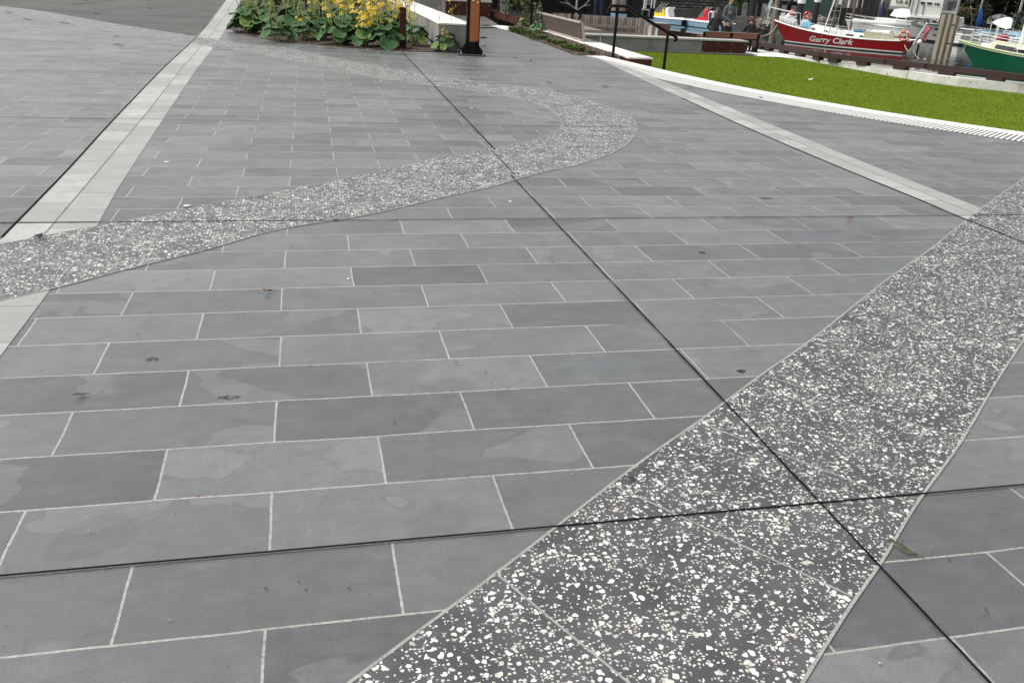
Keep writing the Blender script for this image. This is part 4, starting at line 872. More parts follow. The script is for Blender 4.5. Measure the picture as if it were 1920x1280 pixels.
# ------------------------------------------------------------------ people: one continuous remeshed surface each
M_skin = flat('skin', (.50, .28, .20), .5); M_grey = mat('grey_sweatshirt', (.085, .095, .105), .85, scale=14); M_navy = mat('dark_trousers', (.018, .02, .026), .85); M_char = mat('charcoal_hoodie', (.030, .032, .036), .85, scale=14); M_blk = flat('black_cloth', (.015, .015, .017), .8)
M_shoe = flat('pale_shoe', (.45, .40, .36), .6); M_jean = mat('blue_jeans', (.022, .035, .075), .85, scale=14)
HAIR = [mat('dark_brown_hair', (.055, .035, .025), .5, scale=40), mat('light_brown_hair', (.15, .085, .045), .6, scale=40), mat('short_fair_hair', (.10, .065, .04), .6, scale=40)]
def person(base, rz, joints, cloth, label, hair, scale=1.0, extra=None):
    """joints: list of (p0, p1, r0, r1, material index) in body space: x right, y forward, z up"""
    R = Matrix.Rotation(rz, 3, 'Z'); r = thing('person', base, label, 'person')
    W = lambda p: Vector(base) + R @ (Vector(p)*scale)
    m = MB()
    for p0, p1, r0, r1, mi in joints:
        p0, p1 = Vector(p0), Vector(p1); d = (p1-p0); L = max(d.length, 1e-4); n = 12
        pts = []; rr = []
        for k in range(4): a = k/4*math.pi/2; pts.append(p0-d/L*r0*math.cos(a)); rr.append(max(.0006, r0*math.sin(a)))
        pts += [p0, p1]; rr += [r0, r1]
        for k in range(1, 5): a = k/4*math.pi/2; pts.append(p1+d/L*r1*math.sin(a)); rr.append(max(.0006, r1*math.cos(a)))
        m.tube([W(p) for p in pts], [q*scale for q in rr], n)
    o = m.build('body', cloth, r)
    md = o.modifiers.new('r', 'REMESH'); md.mode = 'VOXEL'; md.voxel_size = .0085; 
    s2 = o.modifiers.new('s', 'SMOOTH'); s2.iterations = 2; s2.factor = .5
    dg = bpy.context.evaluated_depsgraph_get(); me = bpy.data.meshes.new_from_object(o.evaluated_get(dg)); o.modifiers.clear(); o.data = me
    me.materials.clear(); [me.materials.append(c) for c in cloth]
    J = [(R @ (Vector(a)*scale), R @ (Vector(b)*scale), ra*scale, rb*scale, mi) for a, b, ra, rb, mi in joints]
    nf = len(me.polygons); cen = np.zeros(nf*3); me.polygons.foreach_get('center', cen); cen = cen.reshape(-1, 3); best = np.full(nf, 1e9); idx = np.zeros(nf, int)
    for a, b, ra, rb, mi in J:
        a, b = np.array(a), np.array(b); d = b-a; t = np.clip(((cen-a) @ d)/max(1e-9, d @ d), 0, 1); ds = np.linalg.norm(cen-(a+t[:, None]*d), axis=1)-(ra+(rb-ra)*t)
        k = ds < best; best[k] = ds[k]; idx[k] = mi
    me.polygons.foreach_set('material_index', idx); me.polygons.foreach_set('use_smooth', np.ones(nf, bool))
    if hair: 
        h = MB(); hair[1](h, W, scale); h.build('hair', hair[0], r, smooth=True)
    if extra: extra(r, W, R, scale)
    return r
def headj(c, fwd=(0, 1, 0), mi=0):
    c = Vector(c); f = Vector(fwd).normalized(); u = Vector((0, 0, 1)); u = (u-f*u.dot(f)).normalized(); s = f.cross(u)
    return [(c+u*.035-f*.015, c+u*.04+f*.01, .082, .078, mi), (c-u*.02+f*.02, c-u*.055+f*.035, .066, .045, mi), (c+f*.085+u*.01, c+f*.105-u*.022, .010, .014, mi), (c-u*.05+f*.075-s*.014, c-u*.05+f*.075+s*.014, .011, .011, mi),
            (c+s*.078+u*.012, c+s*.082-u*.02, .015, .010, mi), (c-s*.078+u*.012, c-s*.082-u*.02, .015, .010, mi), (c+u*.035+f*.08-s*.045, c+u*.035+f*.08+s*.045, .012, .012, mi), (c-u*.05-f*.01, c-u*.15-f*.02, .052, .060, mi)]
def face_bits(c, fwd, u=(0, 0, 1)):
    def f(r, W, R, sc_):
        m = MB(); F_ = Vector(fwd).normalized(); U = Vector(u); S = F_.cross(U)
        for s in (-1, 1): m.ball(W(Vector(c)+F_*.088+U*.014+S*s*.032), .010*sc_, 8, 0); m.ball(W(Vector(c)+F_*.096+U*.014+S*s*.032), .0055*sc_, 8, 1)
        m.build('eye', [flat('eye_white', (.7, .68, .65), .3), flat('iris', (.04, .03, .02), .3)], r)
        m = MB(); m.ball(W(Vector(c)+F_*.086-U*.048), (.024*sc_, .010*sc_, .006*sc_), 8); m.build('mouth', flat('lips', (.35, .13, .11), .5), r)
    return f
def hand(w, d, side, palm_n, mi=0, curl=.5):
    """palm + five fingers from wrist w, pointing d, thumb on side s"""
    w, d, s, n = Vector(w), Vector(d).normalized(), Vector(side).normalized(), Vector(palm_n).normalized()
    J = [(w, w+d*.03, .024, .026, mi)]
    for k, L in zip((-1.5, -.5, .5, 1.5), (.072, .08, .074, .058)):
        a = w+d*.085+s*(-k*.019); J.append((w+d*.01+s*(-k*.012), a, .013, .0115, mi)); b = a+(d*math.cos(curl)+n*math.sin(curl))*L*.5; c = b+(d*math.cos(curl*2.2)+n*math.sin(curl*2.2))*L*.5
        J += [(a, b, .0098, .0088, mi), (b, c, .0088, .0072, mi)]
    t = w+d*.03+s*.03; t2 = t+(d*.6+s*.6+n*.3).normalized()*.036; J += [(w+d*.01, t, .015, .012, mi), (t, t2, .0115, .010, mi), (t2, t2+(d*.9+n*.4).normalized()*.028, .010, .008, mi)]
    return J
# standing man, facing the camera side, hands joined in front; looking down to the right
def hair_short(h, W, s):
    rnd = random.Random(4)
    for i in range(90):
        a = rnd.uniform(0, 6.28); e = rnd.uniform(.15, 1.25); d = Vector((math.cos(a)*math.cos(e), math.sin(a)*math.cos(e), math.sin(e)))
        if d.y > .45 and d.z < .62: continue
        c = Vector((0, -.005, 1.665)); p = c+Vector((d.x*.080, d.y*.094, d.z*.088)); h.ball(W(p), .021*s, 6)
mj = headj((0, .02, 1.63), (.25, 1, -.25))
mj += [(( 0, 0, 1.46), (0, 0, 1.40), .062, .085, 1), ((-.13, -.01, 1.385), (.13, -.01, 1.385), .072, .072, 1), ((0, 0, 1.33), (0, .0, 1.12), .125, .120, 1), ((-.07, 0, 1.32), (-.055, 0, .98), .105, .112, 1), ((.07, 0, 1.32), (.055, 0, .98), .105, .112, 1), ((-.06, 0, .95), (.06, 0, .95), .118, .118, 1),
       ((-.175, -.01, 1.37), (-.24, .0, 1.10), .062, .052, 1), ((.175, -.01, 1.37), (.24, .0, 1.10), .062, .052, 1), ((-.24, 0, 1.10), (-.06, .21, .93), .052, .036, 1), ((.24, 0, 1.10), (.07, .21, .95), .052, .036, 1),
       ((-.085, 0, .90), (-.10, .01, .50), .088, .062, 2), ((.085, 0, .90), (.10, .01, .50), .088, .062, 2), ((-.10, .01, .50), (-.105, -.02, .10), .060, .042, 2), ((.10, .01, .50), (.105, -.02, .10), .060, .042, 2), ((-.105, -.02, .05), (-.12, .14, .035), .042, .036, 3), ((.105, -.02, .05), (.12, .14, .035), .042, .036, 3)]
mj += hand((-.045, .222, .915), (.9, .25, -.45), (.2, .2, .9), (0, -.5, -.8), 0, .6) + hand((.055, .225, .935), (-.75, .25, -.62), (-.1, .3, .9), (0, -.5, -.8), 0, .7)
mp = Yp(1363, 60, 29.55); mp.z = ZL
def man_extra(r, W, R, s):
    face_bits((0, .02, 1.63), (.25, 1, -.25), Vector((.06, .24, .97)))(r, W, R, s)
    m = MB(); c = W((.085, .128, 1.24)); m.box(c, (.13*s, .008, .10*s), mx=R); m.build('chest_print', flat('faded_print', (.33, .34, .36), .8), r)
person(mp, math.pi+.22, mj, [M_skin, M_grey, M_navy, M_blk], 'standing man in a grey sweatshirt with a pale chest print and joined hands', (HAIR[2], hair_short), .98, man_extra)
# seated woman, back to the camera, long brown hair, arm over the backrest, holding white paper
def hair_long(h, W, s):
    rnd = random.Random(5)
    for i in range(110):
        a = rnd.uniform(0, 6.28); e = rnd.uniform(-.2, 1.5); d = Vector((math.cos(a)*math.cos(e), math.sin(a)*math.cos(e), math.sin(e)))
        if d.y > .35 and d.z < .7: continue
        c = Vector((.03, .02, 1.245)); p = c+Vector((d.x*.088, d.y*.098, d.z*.092)); h.ball(W(p), .024*s, 6)
    for i in range(34):
        t = i/33; a = math.pi*(1.02+.96*t); x, y = math.cos(a)*.092, math.sin(a)*.09; q = rnd.uniform(-.015, .015)
        h.tube([W((.03+x*.9, .02+y, 1.28)), W((.03+x*1.1, .015+y*1.15, 1.16)), W((.03+x*1.05+q, .0+y*1.3, 1.03)), W((.03+x*.95+q*2, -.01+y*1.25, .93+rnd.uniform(-.03, .03)))], [.016*s, .019*s, .016*s, .006*s], 6)
def seated(dark, lean=0, armR=None):
    return [((0, 0, 1.06), (0, 0, 1.0), .055, .075, dark), ((-.125, -.01, .985), (.125, -.01, .985), .062, .062, dark), ((0, 0, .93), (0, .0, .68), .112, .105, dark), ((-.06, 0, .93), (-.06, 0, .60), .092, .10, dark), ((.06, 0, .93), (.06, 0, .60), .092, .10, dark), ((-.07, .02, .55), (.07, .02, .55), .115, .115, 2),
            ((-.09, .05, .53), (-.12, .45, .50), .085, .06, 2), ((.09, .05, .53), (.12, .45, .50), .085, .06, 2), ((-.12, .46, .49), (-.13, .50, .10), .056, .040, 2), ((.12, .46, .49), (.13, .50, .10), .056, .040, 2), ((-.13, .49, .05), (-.14, .64, .04), .040, .034, 3), ((.13, .49, .05), (.14, .64, .04), .040, .034, 3)]
wj = headj((.03, .03, 1.22), (.5, 1, -.1)) + seated(1)
wj += [((-.16, -.01, .97), (-.22, .06, .74), .055, .046, 1), ((-.22, .06, .74), (-.06, .26, .66), .044, .032, 1), ((.16, -.01, .97), (.25, -.09, .72), .055, .048, 1), ((.25, -.09, .72), (.46, .05, .80), .046, .032, 1)]
wj += hand((.475, .06, .805), (.9, .35, .1), (-.3, .6, .6), (0, .3, -1), 0, .6) + hand((-.03, .28, .66), (.8, .5, 0), (-.3, .6, .6), (0, 0, -1), 0, .5)
wp = Yp(1339, 60, 28.72); wp.z = ZL
def w_extra(r, W, R, s):
    face_bits((.03, .03, 1.22), (.5, 1, -.1))(r, W, R, s)
    m = MB(); m.box(W((.44, .28, .83)), (.34*s, .24*s, .006), mx=R @ Matrix.Rotation(-.5, 3, 'X')); m.build('paper', flat('white_paper', (.72, .70, .69), .7), r)
person(wp, .0, wj, [M_skin, M_char, M_navy, M_blk], 'seated woman with long brown hair and a dark jacket, arm over the bench back', (HAIR[0], hair_long), 1.0, w_extra)
def hair_curl(h, W, s):
    rnd = random.Random(6)
    for i in range(230):
        a = rnd.uniform(0, 6.28); e = rnd.uniform(-.45, 1.5); d = Vector((math.cos(a)*math.cos(e), math.sin(a)*math.cos(e), math.sin(e)))
        if d.y > .35 and d.z < .6: continue
        c = Vector((.0, .02, 1.20)); k = rnd.uniform(.95, 1.18); p = c+Vector((d.x*.088, d.y*.098, d.z*.095))*k; h.ball(W(p), rnd.uniform(.013, .024)*s, 6)
bj = headj((0, .03, 1.18), (-.1, 1, -.35)) + seated(1) + [((-.16, -.01, .97), (-.22, .10, .74), .055, .046, 1), ((-.22, .10, .74), (-.05, .32, .62), .044, .034, 1), ((.16, -.01, .97), (.22, .10, .74), .055, .046, 1), ((.22, .10, .74), (.05, .32, .62), .044, .034, 1), ((-.07, -.07, 1.03), (.07, -.07, 1.03), .05, .05, 1), ((0, -.10, 1.0), (0, -.11, .93), .055, .04, 1)]
bj += hand((-.03, .335, .61), (.7, .5, -.2), (.2, .3, .8), (0, 0, -1), 0, .6) + hand((.03, .335, .61), (-.7, .5, -.2), (-.2, .3, .8), (0, 0, -1), 0, .6)
bp = Yp(1406, 60, 28.75); bp.z = ZL-.08
person(bp, -.15, bj, [M_skin, M_char, M_navy, M_blk], 'seated young person with curly light brown hair and a charcoal hoodie, back to the camera', (HAIR[1], hair_curl), .93, face_bits((0, .03, 1.18), (-.1, 1, -.35)))
# person in jeans standing on the deck, legs in view
lp_ = Yp(1121, 27, 31.2); lp_.z = -.03
person(lp_, math.pi-.5, [(a, b, ra, rb, mi) for a, b, ra, rb, mi in mj], [M_skin, M_char, M_jean, M_shoe], 'person in blue jeans and pale shoes on the deck behind the slatted wall', (HAIR[0], hair_short), .98, face_bits((0, .02, 1.63), (.25, 1, -.25), Vector((.06, .24, .97))))

# ------------------------------------------------------------------ boats
M_red = mat('red_gelcoat', (.32, .005, .008), .35, var=.12, scale=2.0, bump=.03, stretch=(1, 1, .25), c2=(.21, .010, .011)); M_wh = mat('white_gelcoat', (.82, .82, .80), .35, var=.05, scale=2); M_bt = flat('black_bottom', (.02, .02, .022), .5)
M_grn = mat('green_gelcoat', (.003, .105, .050), .35, var=.12, scale=2.0, bump=.03, stretch=(1, 1, .25), c2=(.008, .06, .035), spec=.3); M_cr = mat('cream_side', (.52, .52, .36), .5, var=.08); M_yg = flat('pale_green_trim', (.50, .58, .33), .45); M_lb_ = flat('pale_blue_hull', (.30, .46, .60), .4)
M_alu = flat('mast_aluminium', (.55, .55, .52), .4); M_rope = mat('rope', (.36, .31, .22), .8); M_wire = flat('rigging_wire', (.22, .21, .18), .5); M_blue = flat('blue_cover', (.012, .10, .32), .7); M_nvy = flat('navy_cover', (.018, .022, .075), .8); M_win = flat('dark_window', (.03, .028, .026), .15)
M_or = flat('orange_ring', (.62, .10, .035), .5); M_deck = mat('grey_deck', (.28, .30, .28), .7)
class Boat:
    def __init__(s, bow, stern, beam, fb, ob, label, mats, levels=(.10, .20), name='sailing_boat', L=None, ost=.4, tw=.75, group=None, chine=0, cat='boat'):
        s.B = P(*bow, ZW); S0 = P(*stern, ZW); s.S = S0.copy(); off = beam*.43*(1 if L else tw)
        for _ in range(4):
            d = s.B-s.S; s.ex = d.normalized(); s.ey = Vector((-s.ex.y, s.ex.x, 0)); s.near = 1 if s.ey.dot(-s.S) > 0 else -1; s.S = S0-s.ey*s.near*off
        s.L = L or d.length
        if L: s.S = s.B-s.ex*L
        s.O = s.S; s.beam = beam; s.fb = fb; s.ob = ob; s.ost = ost; s.tw = tw; s.chine = chine
        s.r = thing(name, s.O, label, cat, group); s.lv = levels; s.hull(mats)
    def W(s, x, y, z): return s.O + s.ex*x + s.ey*y + Vector((0, 0, z))
    def zd(s, t): a, b, c = s.fb; return a+(b-a)*t*2 if 0 > 1 else (a*(1-t)*(1-2*t)+4*b*t*(1-t)+c*t*(2*t-1))
    def hb(s, t, q):      # half breadth, q 0 waterline .. 1 deck
        t = min(max(t, 0), 1); e = .5*s.beam*(s.tw+(1-s.tw)*math.sin(math.pi*min(1, t*1.15+.05)/1.0*.5+.0)**1 if t < .4 else (1-((t-.4)/.6)**(2.1+.5*q))**.9)
        if t < .4: e = .5*s.beam*(s.tw+(1-s.tw)*math.sin(t/.4*math.pi/2))
        return e*(.86+.14*q)*(1 if q > 0 else 1)
    def side(s, x, z):    # half breadth at local x and height z
        t0 = (x+s.ost)/(s.L+s.ost+s.ob); zd = s.zd(min(max(t0, 0), 1)); q = min(max(z/zd, 0), 1); xa = -s.ost*q; xb = s.L+s.ob*q
        return s.hb((x-xa)/(xb-xa), q)
    def xpx(s, px, z=1.2): return min((k*.05 for k in range(-10, 260)), key=lambda x: abs(proj(s.W(x, 0, z))[0]-px))
    def hull(s, mats):
        n = 26; m = MB(); rows = [-.35, 0.0, s.lv[0], s.lv[1], None, 1.0]; V = []
        for i in range(n+1):
            t = i/n; zd = s.zd(t)
            for zz in rows:
                z = zd if zz == 1.0 else (zd*.55+.1 if zz is None else zz); q = max(0, z/zd); w = s.hb(t, q) if z >= 0 else s.hb(t, 0)*.35
                x = -s.ost*q+t*(s.L+(s.ob+s.ost)*q) if z >= 0 else t*(s.L-.2*s.L*(t if t > .8 else 0)*.3)
                V.append((x, w, z))
        R = len(rows)
        for sgn_ in (1, -1):
            vs = [s.W(x, w*sgn_, z) for x, w, z in V]; fs = [[], [], []]
            o = len(m.v); m.v += vs
            for i in range(n):
                for k in range(R-1):
                    m.f.append((o+i*R+k, o+(i+1)*R+k, o+(i+1)*R+k+1, o+i*R+k+1)); m.mi.append((1, 1, 2, 0, 0)[k])
        o = len(m.v); m.v += [s.W(V[k][0], V[k][1]*sg, V[k][2]) for sg in (1, -1) for k in range(R)]
        for k in range(R-1): m.f.append((o+k, o+k+1, o+R+k+1, o+R+k)); m.mi.append((1, 1, 2, 0, 0)[k])
        m.build('hull', mats[:3], s.r, smooth=False)
        m = MB(); a = [s.W(V[i*R+R-1][0], V[i*R+R-1][1]*.985, V[i*R+R-1][2]-.03) for i in range(n+1)]; b = [s.W(V[i*R+R-1][0], -V[i*R+R-1][1]*.985, V[i*R+R-1][2]-.03) for i in range(n+1)]
        m.add(a+b, [(i, i+1, n+2+i, n+1+i) for i in range(n)]); m.build('deck', M_deck, s.r)
        m = MB()
        for sg in (1, -1): m.tube([s.W(V[i*R+R-1][0], V[i*R+R-1][1]*sg, V[i*R+R-1][2]+.02) for i in range(n+1)], .05, 6)
        m.build('gunwale', mats[3], s.r)
    def cabin(s, x0, x1, w, h, mats, wins=(), slope=.25, name='cabin', z=None, win_h=.16):
        z0 = z if z is not None else None; m = MB(); n = 8; rings = []
        for i in range(n+1):
            t = i/n; x = x0+(x1-x0)*t; zb = z0 if z0 is not None else s.zd((x+s.ost)/(s.L+s.ost+s.ob))-.04; hw = min(w/2, s.side(x, zb)-.12); rings.append([s.W(x, hw, zb), s.W(x-slope*(t-.5)*2*h, hw*.88, zb+h), s.W(x-slope*(t-.5)*2*h, 0, zb+h*1.12), s.W(x-slope*(t-.5)*2*h, -hw*.88, zb+h), s.W(x, -hw, zb)])
        vs = [v for r_ in rings for v in r_]; fs = [(i*5+k, (i+1)*5+k, (i+1)*5+k+1, i*5+k+1) for i in range(n) for k in range(4)]+[(0, 1, 2, 3, 4), tuple(n*5+k for k in (4, 3, 2, 1, 0))]
        m.add(vs, fs); c = m.build(name, mats, s.r)
        for a, b, lo in wins:
            for sg in (1, -1):
                f = MB()
                P_ = []
                for x, zz in ((a, lo), (b, lo), (b-.03, lo+win_h), (a+.03, lo+win_h)):
                    zb = z0 if z0 is not None else s.zd((x+s.ost)/(s.L+s.ost+s.ob))-.04; hw = min(w/2, s.side(x, zb)-.12); q = zz/h; P_.append(s.W(x, (hw*(1-.12*q)+.012)*sg, zb+zz))
                f.add(P_+[p-s.ey*sg*.05 for p in P_], [(0, 1, 2, 3), (4, 7, 6, 5), (0, 4, 5, 1), (1, 5, 6, 2), (2, 6, 7, 3), (3, 7, 4, 0)])
                f.build('window', M_win, s.r, c)
        return c
    def mast(s, x, h, rad=.07, mt=None, boom=None, cover=None, z0=1.0):
        m = MB(); m.tube([s.W(x, 0, z0), s.W(x, 0, z0+h)], [rad, rad*.7], 8); k = m.build('mast', mt or M_alu, s.r)
        if boom:
            m = MB(); m.tube([s.W(x-.05, 0, boom[1]), s.W(x-boom[0], 0, boom[1]+boom[2])], boom[3], 8); m.build('boom', cover or M_alu, s.r, smooth=True)
        m = MB()
        for sg in (1, -1):
            for dx in (.25, -.3): m.tube([s.W(x+dx, s.side(x+dx, .9)*sg, s.zd(.5)), s.W(x, 0, z0+h*.95)], .009, 4)
        m.tube([s.W(s.L+s.ob*.9, 0, s.fb[2]), s.W(x, 0, z0+h)], .009, 4); m.tube([s.W(-s.ost*.9, 0, s.fb[0]), s.W(x, 0, z0+h)], .009, 4)
        m.build('rigging', M_wire, s.r)
    def rails(s, x0, x1, h, st=1.6, lines=2, mt=None, rad=.018, both=True, name='guard_rail'):
        m = MB(); nn = max(2, int(abs(x1-x0)/st)+1)
        for sg in ((1, -1) if both else (s.near,)):
            P_ = [(x0+(x1-x0)*i/(nn-1)) for i in range(nn)]
            pts = [(x, s.side(x, s.zd((x+s.ost)/(s.L+s.ost+s.ob)))*.95*sg, s.zd((x+s.ost)/(s.L+s.ost+s.ob))) for x in P_]
            for x, y, z in pts: m.tube([s.W(x, y, z), s.W(x, y, z+h)], rad, 6)
            for l in range(lines): m.tube([s.W(x, y, z+h*(l+1)/lines) for x, y, z in pts], rad*.8, 6)
        if both and x1 > s.L*.9:
            x = x1; z = s.zd(1); 
            for l in range(lines): m.tube([s.W(x, s.side(x, z)*.95, z+h*(l+1)/lines), s.W(s.L+s.ob*1.1, 0, z+h*(l+1)/lines), s.W(x, -s.side(x, z)*.95, z+h*(l+1)/lines)], rad, 6)
        m.build(name, mt or M_wh, s.r)
def ring(c, R, r, axis, name, mt, label, root=None, mt2=None):
    m = MB(); c = Vector(c); a = Vector(axis).normalized(); u = a.orthogonal().normalized(); w = a.cross(u); n, k = 24, 8; 
    for i in range(n):
        th = 2*math.pi*i/n; d = u*math.cos(th)+w*math.sin(th)
        m.v += [c+d*(R+r*math.cos(2*math.pi*j/k))+a*r*math.sin(2*math.pi*j/k) for j in range(k)]
    for i in range(n):
        for j in range(k): m.f.append((i*k+j, ((i+1) % n)*k+j, ((i+1) % n)*k+(j+1) % k, i*k+(j+1) % k)); m.mi.append(1 if i % 6 == 0 else 0)
    o = m.build(name, [mt, mt2 or M_wh], root, smooth=True)
    if not root: tag(o, label, 'lifebuoy')
    return o
# red yacht
b = Boat((1473, 80), (1690, 101.5), 3.0, (.92, .86, 1.56), 1.25, 'long red sailing yacht with white script lettering on its side and a cream canvas dodger', [M_red, M_bt, M_wh, M_wh], levels=(.07, .16), name='red_yacht', ost=.45, tw=.72, cat='yacht')
RY = b; L_ = b.L
def lx(px):   # local x along the waterline from a picture column
    return L_*(1690-px)/(1690-1473)
b.cabin(lx(1627), lx(1520), 2.0, .42, M_wh, [(lx(1531), lx(1523), .16), (lx(1554), lx(1547), .18), (lx(1602), lx(1588), .14), (lx(1622), lx(1612), .14)], win_h=.12)
b.cabin(lx(1665), lx(1625), 1.7, .62, M_wh, [(lx(1638), lx(1629), .42), (lx(1650), lx(1641), .42)], name='wheel_house', win_h=.12)
m = MB(); xa, xb = lx(1678), lx(1622); q = [(xa, .02), (xb, .02), (xb, .55), (xa+.35, .48)]
vs = [b.W(x, b.near*(b.side(x, .8)*.97), .80+z) for x, z in q]; m.add(vs+[v-b.ey*b.near*.03 for v in vs], [(0, 1, 2, 3), (4, 7, 6, 5), (0, 4, 5, 1), (1, 5, 6, 2), (2, 6, 7, 3), (3, 7, 4, 0)]); m.build('dodger', mat('cream_canvas', (.55, .55, .36), .8), b.r)
b.rails(.1, lx(1520), .55, 1.3, 2, M_wh, .014)
m = MB(); m.tube([b.W(1.2, b.near*1.2, 1.28), b.W(1.2, b.near*1.2, .75)], .02, 6); m.tube([b.W(-.3, b.near*.9, 1.24), b.W(-.3, b.near*.9, .75)], .02, 6)
m.tube([b.W(1.2, b.near*1.2, 1.28), b.W(-.3, b.near*.9, 1.24)], .03, 6); m.build('stern_rail', M_wh, b.r)
b.mast(lx(1588), 9.5, .08, mat('varnished_mast', (.16, .09, .045), .5), boom=(lx(1592)-lx(1690)+.2, 1.95, -.05, .14), cover=flat('white_sail_cover', (.62, .62, .60), .6), z0=.9)
# ratlines
m = MB(); c0 = b.W(lx(1548), b.near*1.35, .75); c1 = b.W(lx(1570)+.2, b.near*.2, 6.5); c2 = b.W(lx(1573), b.near*1.38, .75)
m.tube([c0, c1], .045, 8); m.build('white_shroud', M_wh, b.r)
m = MB(); d0 = b.W(lx(1559), b.near*1.36, .75); m.tube([d0, c1], .02, 6); m.tube([c2, c1], .02, 6)
for k in range(9): t = .06+k*.085; m.tube([c0.lerp(c1, t), d0.lerp(c1, t), c2.lerp(c1, t)], .014, 5)
m.build('ratlines', mat('weathered_rope', (.33, .31, .26), .8), b.r)
# bow rail, bowsprit, anchor
zb = b.zd(1)
m = MB(); m.box(b.W(L_+b.ob+.15, 0, zb+.02), (1.0, .25, .08), math.atan2(b.ex.y, b.ex.x)); m.build('bow_platform', mat('worn_timber', (.22, .16, .12), .8), b.r)
m = MB()
for sg in (1, -1): m.tube([b.W(L_-.7, .6*sg, zb-.1), b.W(L_-.6, .6*sg, zb+.6), b.W(L_+b.ob, .25*sg, zb+.85), b.W(L_+b.ob+.45, .05*sg, zb+.95), b.W(L_+b.ob+.42, .05*sg, zb+.05)], .022, 6)
m.build('bow_rail', M_wh, b.r)
m = MB(); m.tube([b.W(L_+b.ob+.7, 0, zb+.25), b.W(L_+b.ob+.75, 0, zb-.15), b.W(L_+b.ob+.45, 0, zb-.32)], .035, 6); m.tube([b.W(L_+b.ob+.45, .2, zb-.3), b.W(L_+b.ob+.5, 0, zb-.38), b.W(L_+b.ob+.45, -.2, zb-.3)], .03, 6); m.build('anchor', MC['zinc'], b.r)
# name lettering, laid on the curved topside
cu_ = bpy.data.curves.new('name_lettering', 'FONT'); cu_.body = 'Gerry Clark'; cu_.size = .68; cu_.shear = .28; cu_.offset = .018; cu_.extrude = .004; cu_.space_character = 1.02; cu_.resolution_u = 4
to = bpy.data.objects.new('tmp_text', cu_); COL.objects.link(to); bpy.context.view_layer.update()
me = bpy.data.meshes.new_from_object(to.evaluated_get(bpy.context.evaluated_depsgraph_get())); bpy.data.objects.remove(to)
us = [v.co.x for v in me.vertices]; u0_, u1_ = min(us), max(us); XA, XB = lx(1525), lx(1607); sx_ = (XA-XB)/(u1_-u0_)
for v in me.vertices:
    t = (v.co.x-u0_)/(u1_-u0_); x = XA-(v.co.x-u0_)*sx_; wob = .035*math.sin(t*23+.6); z = .32+v.co.y*.80+wob*.5+.02*t
    y = b.side(x, z)+.012+v.co.z; p = b.W(x, b.near*y, z)-b.r.location; v.co = p
me.materials.clear(); me.materials.append(flat('white_lettering', (.80, .80, .78), .5)); o = bpy.data.objects.new('name_lettering', me); COL.objects.link(o); o.parent = b.r
# things aboard
ring(b.W(lx(1689), b.near*1.18, 1.22), .30, .085, b.ey, 'lifebuoy', M_or, 'orange lifebuoy at the stern of the red yacht')
def crate(c, s, mt, label, rz=0, name='crate', cat='crate'):
    m = MB(); m.box(Vector(c)+Vector((0, 0, s[2]/2)), s, rz); o = m.build(name, mt, bevel=min(s)*.18); tag(o, label, cat); return o
az = math.atan2(b.ex.y, b.ex.x)
m = MB(); xa, xb = lx(1492), lx(1456)
rr = random.Random(2); r = thing('net_pile', b.W((xa+xb)/2, 0, b.zd(.93)), 'heap of white netting along the bow rail of the red yacht', 'netting')
for sg in (b.near,):
    for k in range(150):
        x = rr.uniform(xa, xb); z = b.zd((x+b.ost)/(b.L+b.ost+b.ob))+rr.uniform(.05, .62); y = sg*(max(.15, b.side(x, 1.0))*.9-rr.uniform(0, .12)); x2 = x+rr.uniform(-.25, .25)
        m.tube([b.W(x, y, z), b.W(x2, y+rr.uniform(-.04, .04), z+rr.uniform(-.2, .2))], .022, 4)
    for k in range(6):
        x = xa+(xb-xa)*(k+.5)/6; zz = b.zd((x+b.ost)/(b.L+b.ost+b.ob)); m.ball(b.W(x, sg*max(.12, b.side(x, 1.0))*.86, zz+.27), (.22, .08, .24), 8)
m.build('netting', mat('white_net', (.80, .80, .78), .8, scale=12, var=.05), r)
x = lx(1505); crate(b.W(x, .2*b.near, b.zd(.86)-.05), (.62, .5, .55), flat('white_tub', (.62, .66, .68), .5), 'tall white tub on the foredeck of the red yacht', az); x = lx(1512); crate(b.W(x, .55*b.near, b.zd(.83)-.03), (.6, .42, .42), flat('sky_blue_tub', (.22, .55, .72), .5), 'light blue tub on the foredeck of the red yacht', az)
x = lx(1607); m = MB(); c = b.W(x, .3*b.near, 1.12); m.lathe(c, [(.30, 0), (.42, .05), (.46, .22), (.42, .26), (.34, .1)], 16); tag(m.build('blue_tub', flat('teal_blue_tub', (.01, .12, .22), .5), smooth=True), 'round blue tub on the cabin roof of the red yacht', 'tub')
for i, (px, dy, hh, c_) in enumerate(((1533, .2, .30, M_wh), (1566, .1, .55, mat('ochre_can', (.42, .38, .24), .6)), (1588, -.2, .4, M_wh), (1575, .3, .3, flat('blue_grey_can', (.07, .12, .18), .5)))):
    m = MB(); c = b.W(lx(px), dy*b.near, 1.06); m.lathe(c, [(.09, 0), (.11, .02), (.11, hh*.8), (.05, hh*.86), (.05, hh)], 10); tag(m.build('canister', c_), ['white canister on the fore end of the red yacht cabin roof', 'ochre canister under the ratlines of the red yacht', 'white canister beside the mast of the red yacht', 'blue grey canister beside the ochre one on the red yacht'][i], 'canister')
